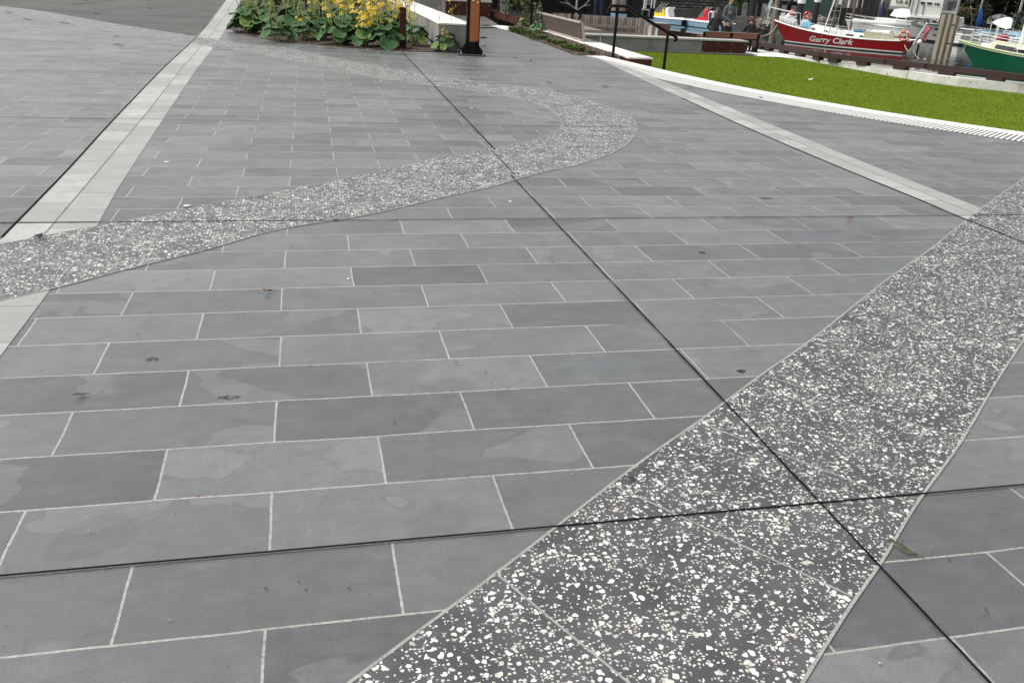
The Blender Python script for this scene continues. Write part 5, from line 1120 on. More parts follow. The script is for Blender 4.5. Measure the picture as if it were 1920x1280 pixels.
for i in range(7):
    x = lx(1596+i*9); m = MB(); c = b.W(x, -.5*b.near, 1.05)
    for k in range(9): m.ball(c+Vector((rr.uniform(-.25, .25), rr.uniform(-.2, .2), rr.uniform(0, .28))), (rr.uniform(.08, .2), rr.uniform(.08, .2), rr.uniform(.06, .14)), 7)
    tag(m.build('gear_bundle', [M_wh, mat('tan_canvas', (.25, .17, .13), .8), M_wh, M_wh, MC['tan_canvas'], M_wh, MC['tan_canvas']][i]), 'bundle of deck gear %s on the red yacht' % ['just behind the mast', 'second behind the mast', 'under the front of the white boom', 'under the middle of the white boom', 'under the aft half of the white boom', 'under the end of the white boom', 'closest to the orange lifebuoy'][i], 'gear', 'gear bundles under the boom')
def rope(pts, r_, label, name='mooring_rope', sag=.0):
    a = [Vector(p) for p in pts]; out = []
    for i in range(len(a)-1):
        for k in range(8): t = k/8; q = a[i].lerp(a[i+1], t); q.z -= sag*4*t*(1-t); out.append(q)
    out.append(a[-1]); m = MB(); m.tube(out, r_, 6); tag(m.build(name, M_rope), label, 'rope')
rope([b.W(L_+b.ob*.7, b.near*.1, zb-.35), Yp(1421, 68, 30.3)], .035, 'pale mooring rope from the bow of the red yacht to the wharf by the bench', sag=.25)
rope([b.W(0, b.near*.8, .75), Dp(1712, 92, 68), P(1735, 110, ZW+.05), P(1748, 111, ZW+.3)], .035, 'slack mooring rope looping from the stern of the red yacht to the timber piles', sag=.3)
# timber pile cluster
pc = P(1751, 112, ZW); hd = math.hypot(pc.x, pc.y)
r = thing('mooring_pile', pc, 'cluster of three tall weathered timber piles standing in the water', 'pile')
M_pile = mat('wet_pile', (.235, .205, .15), .85, var=.3, scale=2.5, stretch=(3, 3, .4), c2=(.07, .06, .045))
for i, (a, ty) in enumerate(((1752, 27), (1763, 28), (1774.5, 31))):
    q = P(a, 112+i*-1.2, ZW); tz = Dp(a+14, ty, hd).z; dx = 0; m = MB(); m.box((q.x, q.y, (tz+ZW-2)/2), (.30, .34, tz-ZW+2), .25); m.build('timber', M_pile, r, bevel=.03)
m = MB(); q = P(1762, 110, ZW); 
for zz in (1.0, 2.2): m.box((q.x, q.y-.05, ZW+zz), (1.05, .05, .08), .1); 
m.build('strap', M_black, r)
# green yacht, running out of the frame
b = Boat((1823, 121), (1920, 135.5), 3.4, (.98, .92, 1.40), 1.25, 'green hulled yacht with a pale sheer stripe and white guard rails', [M_grn, M_grn, M_grn, M_yg], levels=(.06, .12), name='green_yacht', L=10.5, cat='yacht')
GY = b; L_ = b.L
m = MB()
for sg in (1, -1):
    m.v += []
    A_ = []; B_ = []
    for i in range(27):
        x = -b.ost+(b.L+b.ost+b.ob)*i/26; t = i/26; zd = b.zd(t); A_.append(b.W(x, (b.hb(t, 1)+.012)*sg, zd)); B_.append(b.W(x-.05, (b.hb(t, .92)+.012)*sg, zd-.13))
    o = len(m.v); m.v += A_+B_; [(m.f.append((o+i, o+i+1, o+28+i, o+27+i)), m.mi.append(0)) for i in range(26)]
m.build('sheer_stripe', M_yg, b.r)
b.cabin(5.4, 9.6, 2.3, .42, mat('cream_coachroof', (.58, .60, .42), .5, var=.06), [(6.9, 8.9, .08)], slope=.9, win_h=.26)
b.cabin(9.0, 10.1, .9, .2, M_wh, name='fore_hatch'); b.rails(.6, L_+.2, .72, 1.5, 2, M_wh, .022)
def cover(b, x0, x1, hw, z0, h, mt, name='cover'):
    m = MB(); n, k = 10, 8; vs = []
    for i in range(n+1):
        t = i/n; x = x0+(x1-x0)*t; hh = h*(1-max(0, (t-.5)/.5)**1.6*.95)*(1+.06*math.sin(i*2)); 
        for j in range(k+1): a = math.pi*j/k; vs.append(b.W(x, hw*math.cos(a)*(1+.04*math.sin(i+j*2)), z0+hh*math.sin(a)**.8))
    m.add(vs, [(i*(k+1)+j, (i+1)*(k+1)+j, (i+1)*(k+1)+j+1, i*(k+1)+j+1) for i in range(n) for j in range(k)]); m.build(name, mt, b.r, smooth=True)
cover(b, 2.4, 7.6, 1.25, 1.25, 1.15, flat('white_cloth', (.76, .75, .73), .7)); b.mast(b.xpx(1911), 11, .13, mt=flat('white_mast', (.72, .72, .70), .4), boom=(4.2, 2.5, 0, .12), cover=M_blue, z0=1.4)
rope([b.W(L_+.6, b.near*.3, 1.45), Dp(1805, 98, 66), P(1745, 111, ZW+.6)], .02, 'mooring line from the bow of the green yacht to the timber piles', sag=.25); rope([b.W(4.8, b.near*1.68, .85), P(1850, 118, ZW+.1), P(1793, 119, ZW+.03)], .02, 'thin line hanging along the side of the green yacht', sag=.15)
# white yacht behind the red stern
b = Boat((1712, 72), (1775, 83), 2.9, (.95, .95, 1.30), .9, 'white yacht with a dark side stripe between the red yacht and the timber piles', [M_wh, M_bt, M_bt, M_wh], levels=(.10, .16), name='white_yacht', L=8.0, cat='yacht')
m = MB()
for x in (3.0, 2.75, 2.5, 2.25, 2.0, 1.75): m.box(b.W(x, b.near*(b.side(x, .62)+.01), .62), (.17, .02, .17), math.atan2(b.ex.y, b.ex.x))
m.box(b.W(4.3, b.near*(b.side(4.3, .72)+.01), .72), (1.5, .02, .05), math.atan2(b.ex.y, b.ex.x)); m.build('side_stripe', M_nvy, b.r)
b.cabin(2.2, 5.6, 1.9, .45, M_wh, [(2.9, 3.8, .14), (4.2, 5.0, .14)]); b.rails(.3, b.L, .6, 1.5, 2, M_alu, .018); b.mast(4.6, 10, .08, boom=(3.2, 2.2, 0, .10), cover=M_wh)
m = MB()
for k in range(5): m.ball(b.W(.9+k*.16, b.near*.3, 1.5+.1*math.sin(k*2)), (.34, .3, .30), 8)
m.build('grey_cover', mat('grey_tarp', (.25, .24, .23), .8), b.r)
# flag like pink fender bundle at the red stern
q = RY.W(-.75, RY.near*.3, .85); r = thing('life_sling', q, 'faded pink flag hanging on a staff behind the red yacht stern', 'flag'); m = MB(); m.tube([q+Vector((-.3, 0, -.2)), q+Vector((.55, .1, 1.35))], .03, 6); m.build('staff', M_wh, r)
m = MB(); n = 8
for i in range(n+1):
    for j in range(5): t = i/n; m.v.append(q+Vector((.48+.02*j-.06*t, .05+.05*math.sin(i*.9+j), 1.15-t*.95-.04*j)) + RY.ex*(-.07*j*(1-.4*t)))
m.f = [(i*5+j, (i+1)*5+j, (i+1)*5+j+1, i*5+j+1) for i in range(n) for j in range(4)]; m.mi = [0]*len(m.f); o = m.build('flag_cloth', flat('faded_pink', (.50, .13, .16), .8), r, smooth=True); o.modifiers.new('s', 'SOLIDIFY').thickness = .01
q = RY.W(-.9, RY.near*.2, .45); r = thing('outboard_motor', q, 'small outboard motor with a white cowl hung on the stern of the red yacht', 'outboard'); m = MB(); m.ball(q+Vector((0, 0, .42)), (.17, .22, .20), 10); m.build('cowl', M_wh, r, smooth=True); m = MB(); m.tube([q+Vector((0, 0, .3)), q+Vector((0, 0, -.5))], [.08, .05], 8); m.build('leg', M_black, r)
# pedal boats
def pedal(bow, stern, label, seatm, kind):
    b = Boat(bow, stern, 1.9, (.55, .52, .60), .25, label, [M_lb_, M_bt, M_lb_, M_wh], levels=(.05, .10), name='pedal_boat', ost=.15, tw=.9, group='pale blue boats moored end to end')
    m = MB(); 
    m.prism([b.W(x, y*b.side(x, .5)*1.03, 0) for x, y in [(b.L*k/10, 1) for k in range(0, 10)]+[(b.L*.93, .5), (b.L+.1, .2), (b.L+.1, -.2), (b.L*.93, -.5)]+[(b.L*k/10, -1) for k in range(9, -1, -1)]], ZW+.50, ZW+.64); m.build('upper_deck', M_wh, b.r, bevel=.03)
    a = math.atan2(b.ex.y, b.ex.x); c = b.L*.62 if kind == 0 else b.L*.45
    m = MB(); pr = [(c+1.1, .64), (c+.75, .70), (c+.30, .98), (c-.05, .86), (c-.40, 1.0), (c-.45, 1.30), (c-.62, 1.30), (c-.66, .64)]
    for sg in (1,):
        vs = [b.W(x, .62, z) for x, z in pr]+[b.W(x, -.62, z) for x, z in pr]; n = len(pr)
        m.add(vs, [tuple(range(n)), tuple(range(2*n-1, n-1, -1))]+[(i, (i+1) % n, n+(i+1) % n, n+i) for i in range(n)])
    m.build('seat', seatm, b.r, bevel=.03)
    m = MB(); pr = [(c-.72, .64), (c-.70, 1.42), (c-1.05, 1.55), (c-1.1, 1.42), (c-.95, 1.3), (c-1.15, .64)]; vs = [b.W(x, .55, z) for x, z in pr]+[b.W(x, -.55, z) for x, z in pr]; n = 6
    m.add(vs, [tuple(range(n)), tuple(range(2*n-1, n-1, -1))]+[(i, (i+1) % n, n+(i+1) % n, n+i) for i in range(n)]); m.build('rear_pod', M_wh, b.r, bevel=.02)
    if kind: 
        m = MB(); m.lathe(b.W(c-.2, b.near*.3, .95), [(.26, 0), (.28, .1), (.28, .6), (.24, .68)], 12); m.build('drum', seatm, b.r, smooth=True)
        m = MB(); m.box(b.W(c-.95, b.near*.57, 1.05), (.34, .03, .7), a); m.build('blue_panel', M_nvy, b.r)
    m = MB()
    for k in range(3): m.tube([b.W(c+.55-k*.28, b.near*.5, .9), b.W(c-.05-k*.30, b.near*.2, 1.85)], .03, 6)
    m.build('canopy_strut', M_alu, b.r)
    m = MB(); m.tube([b.W(c+.45, b.near*.4, 1.0), b.W(c-.1, b.near*.15, 1.75)], .07, 6); m.ball(b.W(c-.45, 0, 1.62), (.35, .3, .16), 8); m.build('folded_canopy', M_black, b.r)
pedal((1208, 41), (1283, 49), 'pale blue pedal boat with a bright yellow seat, moored on the left', flat('yellow_plastic', (.75, .55, .02), .4), 0)
pedal((1277, 47), (1352, 57), 'pale blue pedal boat with a red seat, moored behind the seated woman', flat('red_plastic', (.50, .015, .03), .4), 1)
q = P(1279, 51, ZW); m = MB(); m.box(q+Vector((0, -.3, .35)), (.42, .3, .5)); tag(m.build('fender_block', M_black, bevel=.04), 'square black fender hanging between the two pale blue boats', 'fender')
# ---- far quay, bank, buildings
M_qw = concrete('far_quay_wall', (.10, .10, .088), (.16, .158, .14), .5)
shore = [P(a, c, ZW).xy for a, c in ((560, 8), (900, 22), (1130, 33), (1225, 36), (1372, 41), (1440, 46), (1552, 47), (1700, 50), (1815, 56), (1920, 62), (2300, 90))]
def wallseg(i0, i1, z0, z1, name, mt, label=None, th=1.0, cat='wall'):
    m = MB(); a = shore[i0:i1+1]; n_ = offset(a, .01); pts = a; back = [p+(p.normalized())*th for p in a]
    for k in range(len(a)-1): m.prism([a[k], a[k+1], back[k+1], back[k]], z0, z1)
    return tag(m.build(name, mt), label, cat)
def blockwall():
    g = G('block_seawall'); p = g.pos(); x, y, z = g.sep(p); s = g.M('ADD', x, g.M('MULTIPLY', y, -.15)); n = g.noise(p, 1.2, 5, .7)
    v = g.M('DIVIDE', g.M('ADD', z, 9.0), .30); vi = g.M('FLOOR', v); u = g.M('ADD', g.M('DIVIDE', s, .75), g.M('MULTIPLY', g.M('MODULO', vi, 2.0), .5)); fu, fv = g.M('FRACT', u), g.M('FRACT', v)
    d = g.M('MINIMUM', g.M('MULTIPLY', g.M('MINIMUM', fu, g.M('SUBTRACT', 1.0, fu)), .75), g.M('MULTIPLY', g.M('MINIMUM', fv, g.M('SUBTRACT', 1.0, fv)), .30))
    r = g.white(g.comb(g.M('FLOOR', u), vi, 0.0)); col = g.mix(r, (.10, .098, .085), (.24, .235, .205)); col = g.mix(g.mr(n, .4, .7, 0, .6), col, (.06, .058, .048)); k = g.mr(d, .03, .06, 1, 0); col = g.mix(k, col, (.02, .02, .018)); g.bump(g.M('SUBTRACT', n, k), .8, .08); return g.fin(col, .9)
wallseg(2, 4, -5, -1.55, 'quay_wall', M_qw, 'dark smooth base of the far seawall behind the pale blue boats', .6)
m = MB(); a = [p*1.02 for p in shore[2:5]]
for k in range(len(a)-1): m.prism([a[k], a[k+1], a[k+1]*1.02, a[k]*1.02], -1.9, 1.6)
tag(m.build('block_wall', blockwall()), 'tall wall of grey stone blocks across the water behind the yellow seat', 'wall')
wallseg(4, 6, -5, -1.62, 'quay_wall', M_qw, 'low quay wall across the water behind the sitting people', 1.2); wallseg(6, 8, -5, -.78, 'quay_wall', M_qw, 'grey quay wall across the water behind the red yacht boom', 1.2)
wallseg(8, 10, -5, -1.5, 'quay_wall', M_qw, 'low quay wall behind the boats at the right edge', 1.2); wallseg(0, 2, -5, -.6, 'quay_wall', M_qw, 'quay wall under the timber boat shed', 1.2)
m = MB(); bk_ = [p.normalized()*420 for p in shore]; bk_[0] = Vector((-60, 400)); m.sheet([p*1.008 for p in shore]+bk_[::-1], -1.7); tag(m.build('far_bank', mat('bank_ground', (.07, .07, .055), .9, scale=.4)), kind='structure')
m = MB(); up = [p*1.012 for p in shore[6:9]]; m.prism(list(up)+[p*1.35 for p in up[::-1]], -1.7, -.80); tag(m.build('far_quay_terrace', M_qw), kind='structure')
def hill():
    m = MB(); N, K = 60, 10; rnd = random.Random(9)
    for i in range(N+1):
        a = -.55+2.0*i/N; d = Vector((math.sin(a), math.cos(a)))
        for k in range(K+1):
            r_ = 150+k*26; h = -1.8+20*math.sin(k/K*math.pi*.55)*(.8+.35*noise.noise(Vector((a*6, k*.3, 0))))
            m.v.append(Vector((d.x*r_, d.y*r_, h)))
    m.f = [(i*(K+1)+k, (i+1)*(K+1)+k, (i+1)*(K+1)+k+1, i*(K+1)+k+1) for i in range(N) for k in range(K)]; m.mi = [0]*len(m.f)
    tag(m.build('hill', mat('wooded_hill', (.030, .042, .022), .95, var=.3, scale=.15, bump=1.0), smooth=True), kind='structure')
hill()
def fp(px, py, d): return Dp(px, py, d)
# riprap rocks
M_rock = mat('rocks', (.16, .14, .115), .9, var=.3, scale=2)
r = thing('rock_pile', fp(1432, 45, 87), 'pile of brown rocks at the water edge below the grey dish', 'rocks'); 
for k in range(46):
    q = fp(random.uniform(1416, 1450), 0, random.uniform(86, 89)); m = MB(); s = random.uniform(.22, .5); m.ball((q.x, q.y, ZW+random.uniform(-.1, 1.0)), (s, s*.8, s*.6), 7); 
    for v in m.v: v += Vector((noise.noise(v*2.1), noise.noise(v*2.3+Vector((5, 0, 0))), noise.noise(v*1.9+Vector((0, 9, 0)))))*.12
    m.build('rock', M_rock, r)
r = thing('rock_pile', fp(1540, 40, 90), 'bank of tan rocks behind the black piles and the red yacht bow', 'rocks')
for k in range(60):
    q = fp(random.uniform(1515, 1560), 0, random.uniform(88, 91)); m = MB(); s = random.uniform(.25, .6); m.ball((q.x, q.y, ZW+random.uniform(.0, 1.5)), (s, s*.8, s*.6), 7)
    for v in m.v: v += Vector((noise.noise(v*2.1), noise.noise(v*2.3+Vector((5, 0, 0))), noise.noise(v*1.9+Vector((0, 9, 0)))))*.14
    m.build('rock', M_rock, r)
# round piles with white caps
def rpile(px, pyb, wpx, topy, dist, label, cap=True, mt=None, base=ZW-1):
    q = Dp(px, pyb, dist); z1 = Dp(px, topy, dist).z; R = wpx/2/F*dist*.98; r = thing('marina_pile', (q.x, q.y, ZW), label, 'pile', 'marina piles'); m = MB(); m.lathe((q.x, q.y, base), [(R, 0), (R, z1-base)], 14); m.build('shaft', mt or flat('black_pile_sleeve', (.014, .015, .022), .45), r, smooth=False)
    if cap: m = MB(); m.lathe((q.x, q.y, z1), [(R*1.12, -.25), (R*1.12, .12), (R*.9, .20), (.03, .24)], 14); m.build('cap', M_wh, r)
rpile(1496, 45, 12, 0, 75, 'black marina pile with a white cap in front of the foredeck of the red yacht'); rpile(1527, 38, 10, -2, 80, 'black marina pile with a white cap behind the cabin of the red yacht'); rpile(1408, 40, 13, -60, 70, 'tall black pile rising behind the curly haired person', cap=False)
rpile(1799, 55, 7.5, 40, 93, 'short black pile with a white cap behind the green yacht bow rail'); rpile(1454, 28, 9, -60, 84, 'tall grey brown timber pile left of the red yacht bow', cap=False, mt=mat('pale_pile', (.20, .165, .13), .85))
# jetty
r = thing('jetty', fp(1420, 10, 96), 'dark timber jetty with black posts and pale wall bays above the low quay', 'jetty'); m = MB(); z = fp(1400, 1, 95).z
a, c = fp(1368, 0, 95), fp(1545, 0, 99); m.beam((a.x, a.y, z), (c.x, c.y, z-.1), .5, .4); m.build('deck_beam', M_dark, r)
m = MB(); a2, c2 = a*1.025, c*1.025; m.beam((a2.x, a2.y, z-1.0), (c2.x, c2.y, z-1.0), .2, 1.4); m.build('back_wall', M_conc2, r)
for k in range(10):
    q = a.lerp(c, (k+.15)/9.6); m = MB(); m.box((q.x, q.y, (z-1.7)/2), (.34, .3, z+1.7)); m.build('post', M_dark, r)
leafy('bush', tuple(Vector((*fp(1386, 10, 92).xy, -1.6))), (2.2, 1.5, 2.6), 1500, 'round bright green bush behind the standing man', 'bush', [flat('bush_a', (.035, .075, .012), .6), flat('bush_b', (.06, .11, .018), .6)], .12)
# dish on the rocks side = folded grey tender
q = fp(1445, 12, 80); r = thing('grey_tender', q, 'grey bell shaped buoy with a white cradle beside the tall timber pile', 'buoy'); m = MB(); m.lathe(q-Vector((0, 0, .45)), [(.08, -.1), (.24, .0), (.26, .3), (.17, .75), (.05, 1.0)], 14); m.build('buoy_body', mat('grey_buoy', (.28, .31, .31), .6), r, smooth=True)
m = MB()
for s in (-1, 1): m.tube([q+Vector((s*.55, 0, -.0)), q+Vector((s*.2, 0, -.6)), q+Vector((0, 0, -1.6))], .035, 6)
m.build('cradle', M_wh, r)
# boats seen behind the red yacht bow
b = Boat((1462, 49), (1545, 52), 2.6, (.8, .8, 1.0), .6, 'small yacht with a navy sail cover half hidden behind the bow of the red yacht', [M_wh, M_bt, M_nvy, M_wh], name='moored_yacht', L=8.0, cat='yacht'); b.cabin(2, 5.4, 1.7, .4, M_wh, [(2.5, 3.4, .12), (4, 4.8, .12)]); b.rails(.3, b.L, .6, 1.6, 2, M_alu, .018)
b.mast(5.0, 9, .07, z0=1.0); m = MB(); m.tube([b.W(5.1, 0, 1.5), b.W(5.15, .05, 2.1), b.W(5.1, 0, 3.2)], [.38, .42, .16], 8); m.build('sail_cover', M_nvy, b.r, smooth=True); m = MB(); m.tube([b.W(6.4, 0, 1.0), b.W(5.5, 0, 5.5)], [.16, .14], 8); m.build('furled_jib', flat('pale_blue_sail', (.25, .31, .42), .7), b.r)
ring(fp(1513, 29, 77), .21, .075, fp(1513, 30, 1)*Vector((1, 1, 0)), 'lifebuoy', flat('red_ring', (.60, .03, .03), .5), 'red lifebuoy behind the blue tub of the red yacht'); 
for i, (a, c, w_) in enumerate(((1484, 27, .3), (1479, 31, .2))): m = MB(); m.ball(fp(a, c, 76), (.22, .22, w_+.05), 10); tag(m.build('buoy', [flat('salmon_buoy', (.58, .10, .10), .5), M_wh][i], smooth=True), ['salmon red buoy hanging behind the net pile', 'white buoy just left of the salmon red one'][i], 'buoy')
# shed panels behind: dark green tarp wall and grey workshop
def panel(name, pxa, pxb, ytop, ybot, d, mt, label, cat, th=2.5, parts=()):
    a, c = fp(pxa, ybot, d), fp(pxb, ybot, d); z0 = fp((pxa+pxb)/2, ybot, d).z; z1 = fp((pxa+pxb)/2, ytop, d).z; r = thing(name, ((a.x+c.x)/2, (a.y+c.y)/2, z0), label, cat); dr = (c-a); dr.z = 0; nn = Vector((a.x, a.y, 0)).normalized(); L = dr.length
    m = MB(); mid = (a+c)/2+nn*th/2; m.box((mid.x, mid.y, (z0+z1)/2), (L, th, z1-z0), math.atan2(dr.y, dr.x)); m.build('wall', mt, r)
    for nm, xa, xb, ya, yb, pm in parts:
        q0, q1 = fp(xa, yb, d-.05), fp(xb, yb, d-.05); w = (q1-q0); w.z = 0; zz0, zz1 = fp((xa+xb)/2, yb, d).z, fp((xa+xb)/2, ya, d).z; mm = MB(); qm = (q0+q1)/2; mm.box((qm.x, qm.y, (zz0+zz1)/2), (w.length, .12, zz1-zz0), math.atan2(w.y, w.x)); mm.build(nm, pm, r)
    return r
M_tarp = mat('green_tarp', (.028, .060, .048), .6, scale=1.5, var=.3); M_gp = mat('grey_boards', (.13, .13, .12), .8, var=.2); M_wb = mat('white_boards', (.80, .80, .73), .6, var=.08)
panel('tarp_shelter', 1500, 1556, -40, 27, 96, M_tarp, 'dark green tarpaulin shelter behind the black piles', 'shelter', 2.0)
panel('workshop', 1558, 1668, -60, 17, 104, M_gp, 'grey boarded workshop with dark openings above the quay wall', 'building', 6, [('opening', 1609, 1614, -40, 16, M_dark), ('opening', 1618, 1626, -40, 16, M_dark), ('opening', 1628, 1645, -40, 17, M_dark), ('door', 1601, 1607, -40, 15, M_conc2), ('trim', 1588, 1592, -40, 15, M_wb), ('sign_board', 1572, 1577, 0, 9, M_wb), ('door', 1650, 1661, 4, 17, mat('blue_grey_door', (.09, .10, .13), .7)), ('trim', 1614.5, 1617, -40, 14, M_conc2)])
panel('white_boathouse', 1669, 1703, -60, 12, 92, M_wb, 'upper white block of the boathouse with three small windows', 'building', 5, [('window', 1680, 1683, 0, 6, M_gp), ('window', 1686, 1692, 1, 7, M_gp), ('window', 1696, 1702, 1, 8, M_gp)])
panel('boathouse_wing', 1703, 1763, -60, 35, 90, M_wb, 'large white boathouse wing with a row of small dark windows', 'building', 6, [('window', 1726, 1733.5, 4, 8, M_win), ('window', 1738, 1747, 5, 8.5, M_win), ('window', 1751.5, 1754, 6, 9, M_win), ('window', 1756, 1761, 6.5, 10, M_win), ('corner_board', 1703.5, 1705, -40, 34, M_conc2), ('plinth', 1704, 1762, 30.5, 34.5, M_wh), ('drain_pipe', 1715, 1716.2, -30, 30, M_gp), ('drain_pipe', 1728, 1729, 9, 28, M_gp)])
panel('verandah', 1763, 1796, -60, 26, 91.5, M_conc2, 'verandah of the boathouse with white posts and a grey door', 'verandah', 4, [('door', 1775, 1783, 3, 22, M_gp), ('opening', 1764, 1766.5, -5, 22, M_dark), ('opening', 1784, 1793, 2, 15, mat('mauve_wall', (.17, .15, .16), .8)), ('railing', 1762, 1790, 20.5, 25.5, M_wb), ('post', 1764.5, 1767, -40, 26, M_wb), ('post', 1788, 1791, -40, 34, M_wb)])
panel('tan_bank_wall', 1786, 1838, 16, 45, 97, mat('tan_clay', (.22, .135, .07), .9, var=.2, scale=1), 'tan earth bank with a boarded face right of the boathouse', 'bank', 3)
# timber boat shed at the top centre
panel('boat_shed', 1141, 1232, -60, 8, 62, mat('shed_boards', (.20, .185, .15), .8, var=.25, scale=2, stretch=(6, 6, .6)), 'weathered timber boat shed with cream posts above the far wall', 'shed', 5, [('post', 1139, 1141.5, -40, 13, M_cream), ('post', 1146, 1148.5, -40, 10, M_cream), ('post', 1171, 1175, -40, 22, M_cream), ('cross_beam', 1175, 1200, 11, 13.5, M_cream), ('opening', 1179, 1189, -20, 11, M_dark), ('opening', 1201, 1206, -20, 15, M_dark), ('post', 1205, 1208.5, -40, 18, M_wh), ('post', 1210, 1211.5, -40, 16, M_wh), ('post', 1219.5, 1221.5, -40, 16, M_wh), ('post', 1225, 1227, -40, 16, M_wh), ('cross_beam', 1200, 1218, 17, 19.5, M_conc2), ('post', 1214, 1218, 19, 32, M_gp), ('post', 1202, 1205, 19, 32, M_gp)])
panel('under_shade', 1141, 1226, 8, 34, 64, M_dark, 'dark panel painted as the shaded recess under the timber boat shed', 'wall', 1)  # dark panel stands for the shade beneath the shed
# canopies
def canopy(back, front, d, label, mt):
    r = thing('boat_canopy', fp(*front[1], d), label, 'canopy'); m = MB(); n = 8
    B_ = [fp(a, b, d+1.6) for a, b in back]; F_ = [fp(a, b, d-.8) for a, b in front]
    def q3(P3, t): return P3[0]*(1-t)*(1-t)+(P3[1]*2-(P3[0]+P3[2])*.5)*2*t*(1-t)*.5*1.0+P3[1]*0+P3[2]*t*t if 0 else P3[0]*(1-t)*(1-t)+(P3[1]*2-(P3[0]+P3[2])*.5)*2*t*(1-t)+P3[2]*t*t
    for i in range(n+1):
        for k in range(5): u, v = i/n, k/4; m.v.append(q3(B_, u).lerp(q3(F_, u), v)+Vector((0, 0, -.15*4*v*(1-v)*math.sin(math.pi*u)-.04*math.sin(math.pi*v))))
    m.f = [(i*5+k, (i+1)*5+k, (i+1)*5+k+1, i*5+k+1) for i in range(n) for k in range(4)]; m.mi = [0]*len(m.f); o = m.build('canopy_cloth', mt, r, smooth=True); o.modifiers.new('s', 'SOLIDIFY').thickness = .03
    for a in (q3(F_, .3), q3(F_, .75)): m = MB(); m.tube([a, a-Vector((0, 0, 1.5))], .04, 6); m.build('pole', M_wh, r)
M_cloth = flat('white_awning', (.78, .78, .76), .7)
canopy([(1677, 18), (1691, 16.5), (1706, 18)], [(1669, 29), (1690, 33), (1708, 31)], 84, 'white awning stretched over a boat below the white boathouse', M_cloth)
canopy([(1864, 40), (1890, 32.5), (1900, 39)], [(1860, 41), (1878, 52), (1895, 53)], 76, 'white awning on poles behind the guard rail of the green yacht', M_cloth)
canopy([(1852, 34), (1872, 27), (1890, 31)], [(1850, 44), (1866, 46), (1884, 46)], 93, 'grey awning behind the white one at the right', mat('grey_awning', (.20, .20, .19), .8))
# boats at the right behind the green yacht
def fboat(bow, stern, beam, fb, label, mats, L, mastx=None, mh=9, cov=None, cab=None, cabm=None, mr_=.08, name='moored_yacht', mm=None):
    b = Boat(bow, stern, beam, fb, .6, label, mats, name=name, L=L, cat='yacht')
    if cab: b.cabin(cab[0], cab[1], beam*.68, cab[2], cabm or M_wh, [(cab[0]+.4, cab[0]+1.2, .14), (cab[0]+1.6, cab[0]+2.3, .14)])
    b.rails(.3, b.L, .6, 1.6, 2, M_wh, .02)
    if mastx and mastx > 100: mastx = b.xpx(mastx)
    if mastx: b.mast(mastx, mh, mr_, mm, z0=1.0)
    if cov:
        m = MB(); m.tube([b.W(mastx-.1, 0, 1.35), b.W(mastx-.15, 0, 1.9), b.W(mastx-.1, 0, 3.1)], [.20, .34, .10], 8); m.build('sail_cover', cov, b.r, smooth=True)
    return b
fboat((1775, 79), (1850, 87), 2.6, (.85, .85, 1.1), 'white yacht with a pale blue tarpaulin and bright blue sail cover behind the green bow', [M_wh, M_bt, M_wh, M_wh], 8.5, 1828, 9, M_blue, (2.2, 6, .5), flat('sky_tarp', (.30, .50, .66), .6))
fboat((1808, 70), (1900, 78), 2.6, (.9, .9, 1.1), 'white yacht with a dark sheer band, its thin mast just right of the blue mast', [M_wh, M_bt, M_nvy, M_wh], 8.5, 1862, 9, None, (2.2, 5.5, .5))
fboat((1828, 75), (1930, 84), 2.5, (.8, .8, 1.0), 'small yacht with a thick light blue mast and green side', [mat('faded_green', (.09, .17, .10), .6), M_bt, M_wh, M_wh], 8.0, 1847, 10, None, (2, 5, .5), None, .19, mm=flat('blue_mast', (.03, .22, .50), .5))
fboat((1872, 84), (1960, 93), 2.5, (.75, .75, 1.0), 'moored yacht with a navy cover around its mast near the right edge', [M_wh, M_bt, M_wh, M_wh], 8.0, 1901, 10, M_nvy, (2, 5, .5), None, .12)
fboat((1862, 74), (1960, 83), 2.5, (.85, .85, 1.1), 'white yacht behind the white awning with the first of two pale masts', [M_wh, M_bt, M_wh, M_wh], 8.0, 1884, 10, None, (2, 5, .5), None, .13, mm=flat('pale_mast', (.70, .69, .64), .4))
fboat((1592, 60), (1700, 71), 2.6, (.85, .85, 1.1), 'white launch half hidden behind the boom of the red yacht', [M_wh, M_bt, M_wh, M_wh], 9.0, 6.2, 9, M_nvy, (2.4, 6.4, .7), None, .08)
fboat((1705, 62), (1765, 69), 2.5, (.9, .9, 1.15), 'white yacht below the boathouse wing, left of the timber piles', [M_wh, M_bt, M_wh, M_wh], 8.0, None, 9, None, (2, 5.5, .6))
q = fp(1880, 73, 73); m = MB(); m.ball(q, (.42, .35, .36), 12); tag(m.build('pink_cover', flat('crimson_cover', (.30, .025, .06), .7), smooth=True, bevel=0), 'rounded crimson cover on a boat behind the green yacht', 'cover')
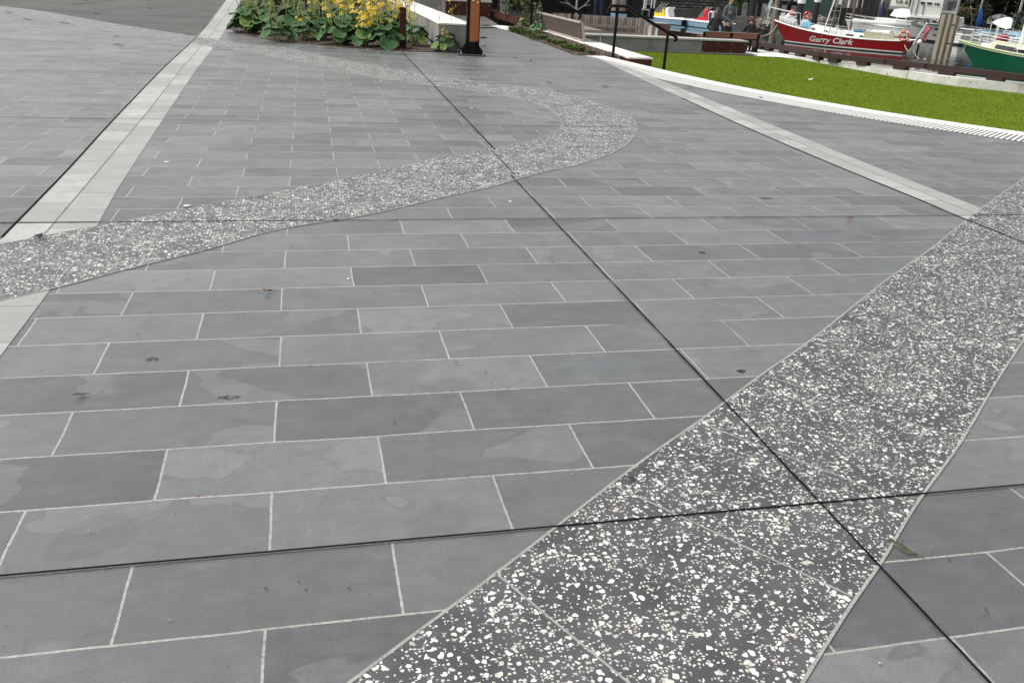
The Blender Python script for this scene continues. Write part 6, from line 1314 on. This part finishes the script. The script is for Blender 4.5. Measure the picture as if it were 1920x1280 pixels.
# evergreens on the far bank
trees = [(1808, 104, 9, 10), (1836, 108, 8, 12), (1862, 103, 7, 10), (1890, 106, 9, 12), (1918, 102, 8, 11), (1945, 100, 8, 11), (1770, 118, 8, 11), (1640, 125, 9, 11), (1560, 122, 8, 10), (1480, 118, 8, 10), (1420, 120, 8, 9), (1330, 112, 8, 9)]
lab = ['left of the blue mast, beside the verandah', 'directly behind the blue mast', 'behind the white awning', 'between the pale masts at the right', 'at the right edge of the photo', 'just outside the right edge', 'behind the white boathouse', 'behind the grey workshop', 'behind the workshop and ratlines', 'behind the jetty on its right', 'behind the middle of the jetty', 'behind the tall block wall']
for i, (px, d, w, h) in enumerate(trees):
    q = fp(px, 20, d); leafy('evergreen_tree', (q.x, q.y, -1.7), (w, w, h), 2600, 'dark evergreen tree '+lab[i], 'tree', Mdk, .30, trunk=.22, lobes=12, group='dark evergreens on the far bank')
for i, (px, d, w, h) in enumerate(((1845, 96, 3.5, 2.4), (1900, 95, 4, 2.2), (1822, 97, 2.5, 2.0))):
    q = fp(px, 30, d); leafy('bush', (q.x, q.y, -1.6), (w, 2, h), 700, ['dark bush behind the foot of the blue mast', 'dark bush behind the right masts', 'dark bush against the tan bank'][i], 'bush', Mdk+[Mf[0]], .16)
# ------------------------------------------------------------------ light, sky, camera
w = bpy.data.worlds.new('World'); sc.world = w; w.use_nodes = True; nt = w.node_tree; nt.nodes.clear()
o = nt.nodes.new('ShaderNodeOutputWorld'); bg = nt.nodes.new('ShaderNodeBackground'); sk = nt.nodes.new('ShaderNodeTexSky'); sk.sky_type = 'NISHITA'; sk.sun_disc = False
SE, SA = math.radians(54), math.radians(-78)      # sun elevation, azimuth clockwise from +Y
sk.sun_elevation = SE; sk.sun_rotation = SA; sk.air_density = 1.0; sk.dust_density = 4.0; sk.ozone_density = 1.0
hs = nt.nodes.new('ShaderNodeHueSaturation'); hs.inputs['Saturation'].default_value = .16; nt.links.new(sk.outputs[0], hs.inputs['Color']); nt.links.new(hs.outputs[0], bg.inputs[0]); bg.inputs[1].default_value = .15; nt.links.new(bg.outputs[0], o.inputs[0])
s = bpy.data.lights.new('sun', 'SUN'); s.energy = 1.4; s.angle = math.radians(25); s.color = (1, .97, .93); so = bpy.data.objects.new('sun', s); COL.objects.link(so)
d = Vector((math.sin(SA)*math.cos(SE), math.cos(SA)*math.cos(SE), math.sin(SE))); so.rotation_euler = (-d).to_track_quat('-Z', 'Y').to_euler(); so.location = d*50
cam = bpy.data.cameras.new('camera'); co = bpy.data.objects.new('camera', cam); COL.objects.link(co); sc.camera = co
cam.sensor_width = 36; cam.lens = F/1920*36; cam.clip_start = .05; cam.clip_end = 2000
R4 = Matrix((cx, cu, -fw)).transposed().to_4x4(); R4.translation = Vector((0, 0, CH)); co.matrix_world = R4
vs_ = sc.view_settings; sc.display_settings.display_device = 'sRGB'; vs_.view_transform = 'Standard'; vs_.look = 'None'; vs_.gamma = 1; vs_.use_curve_mapping = False; vs_.exposure = EXPO
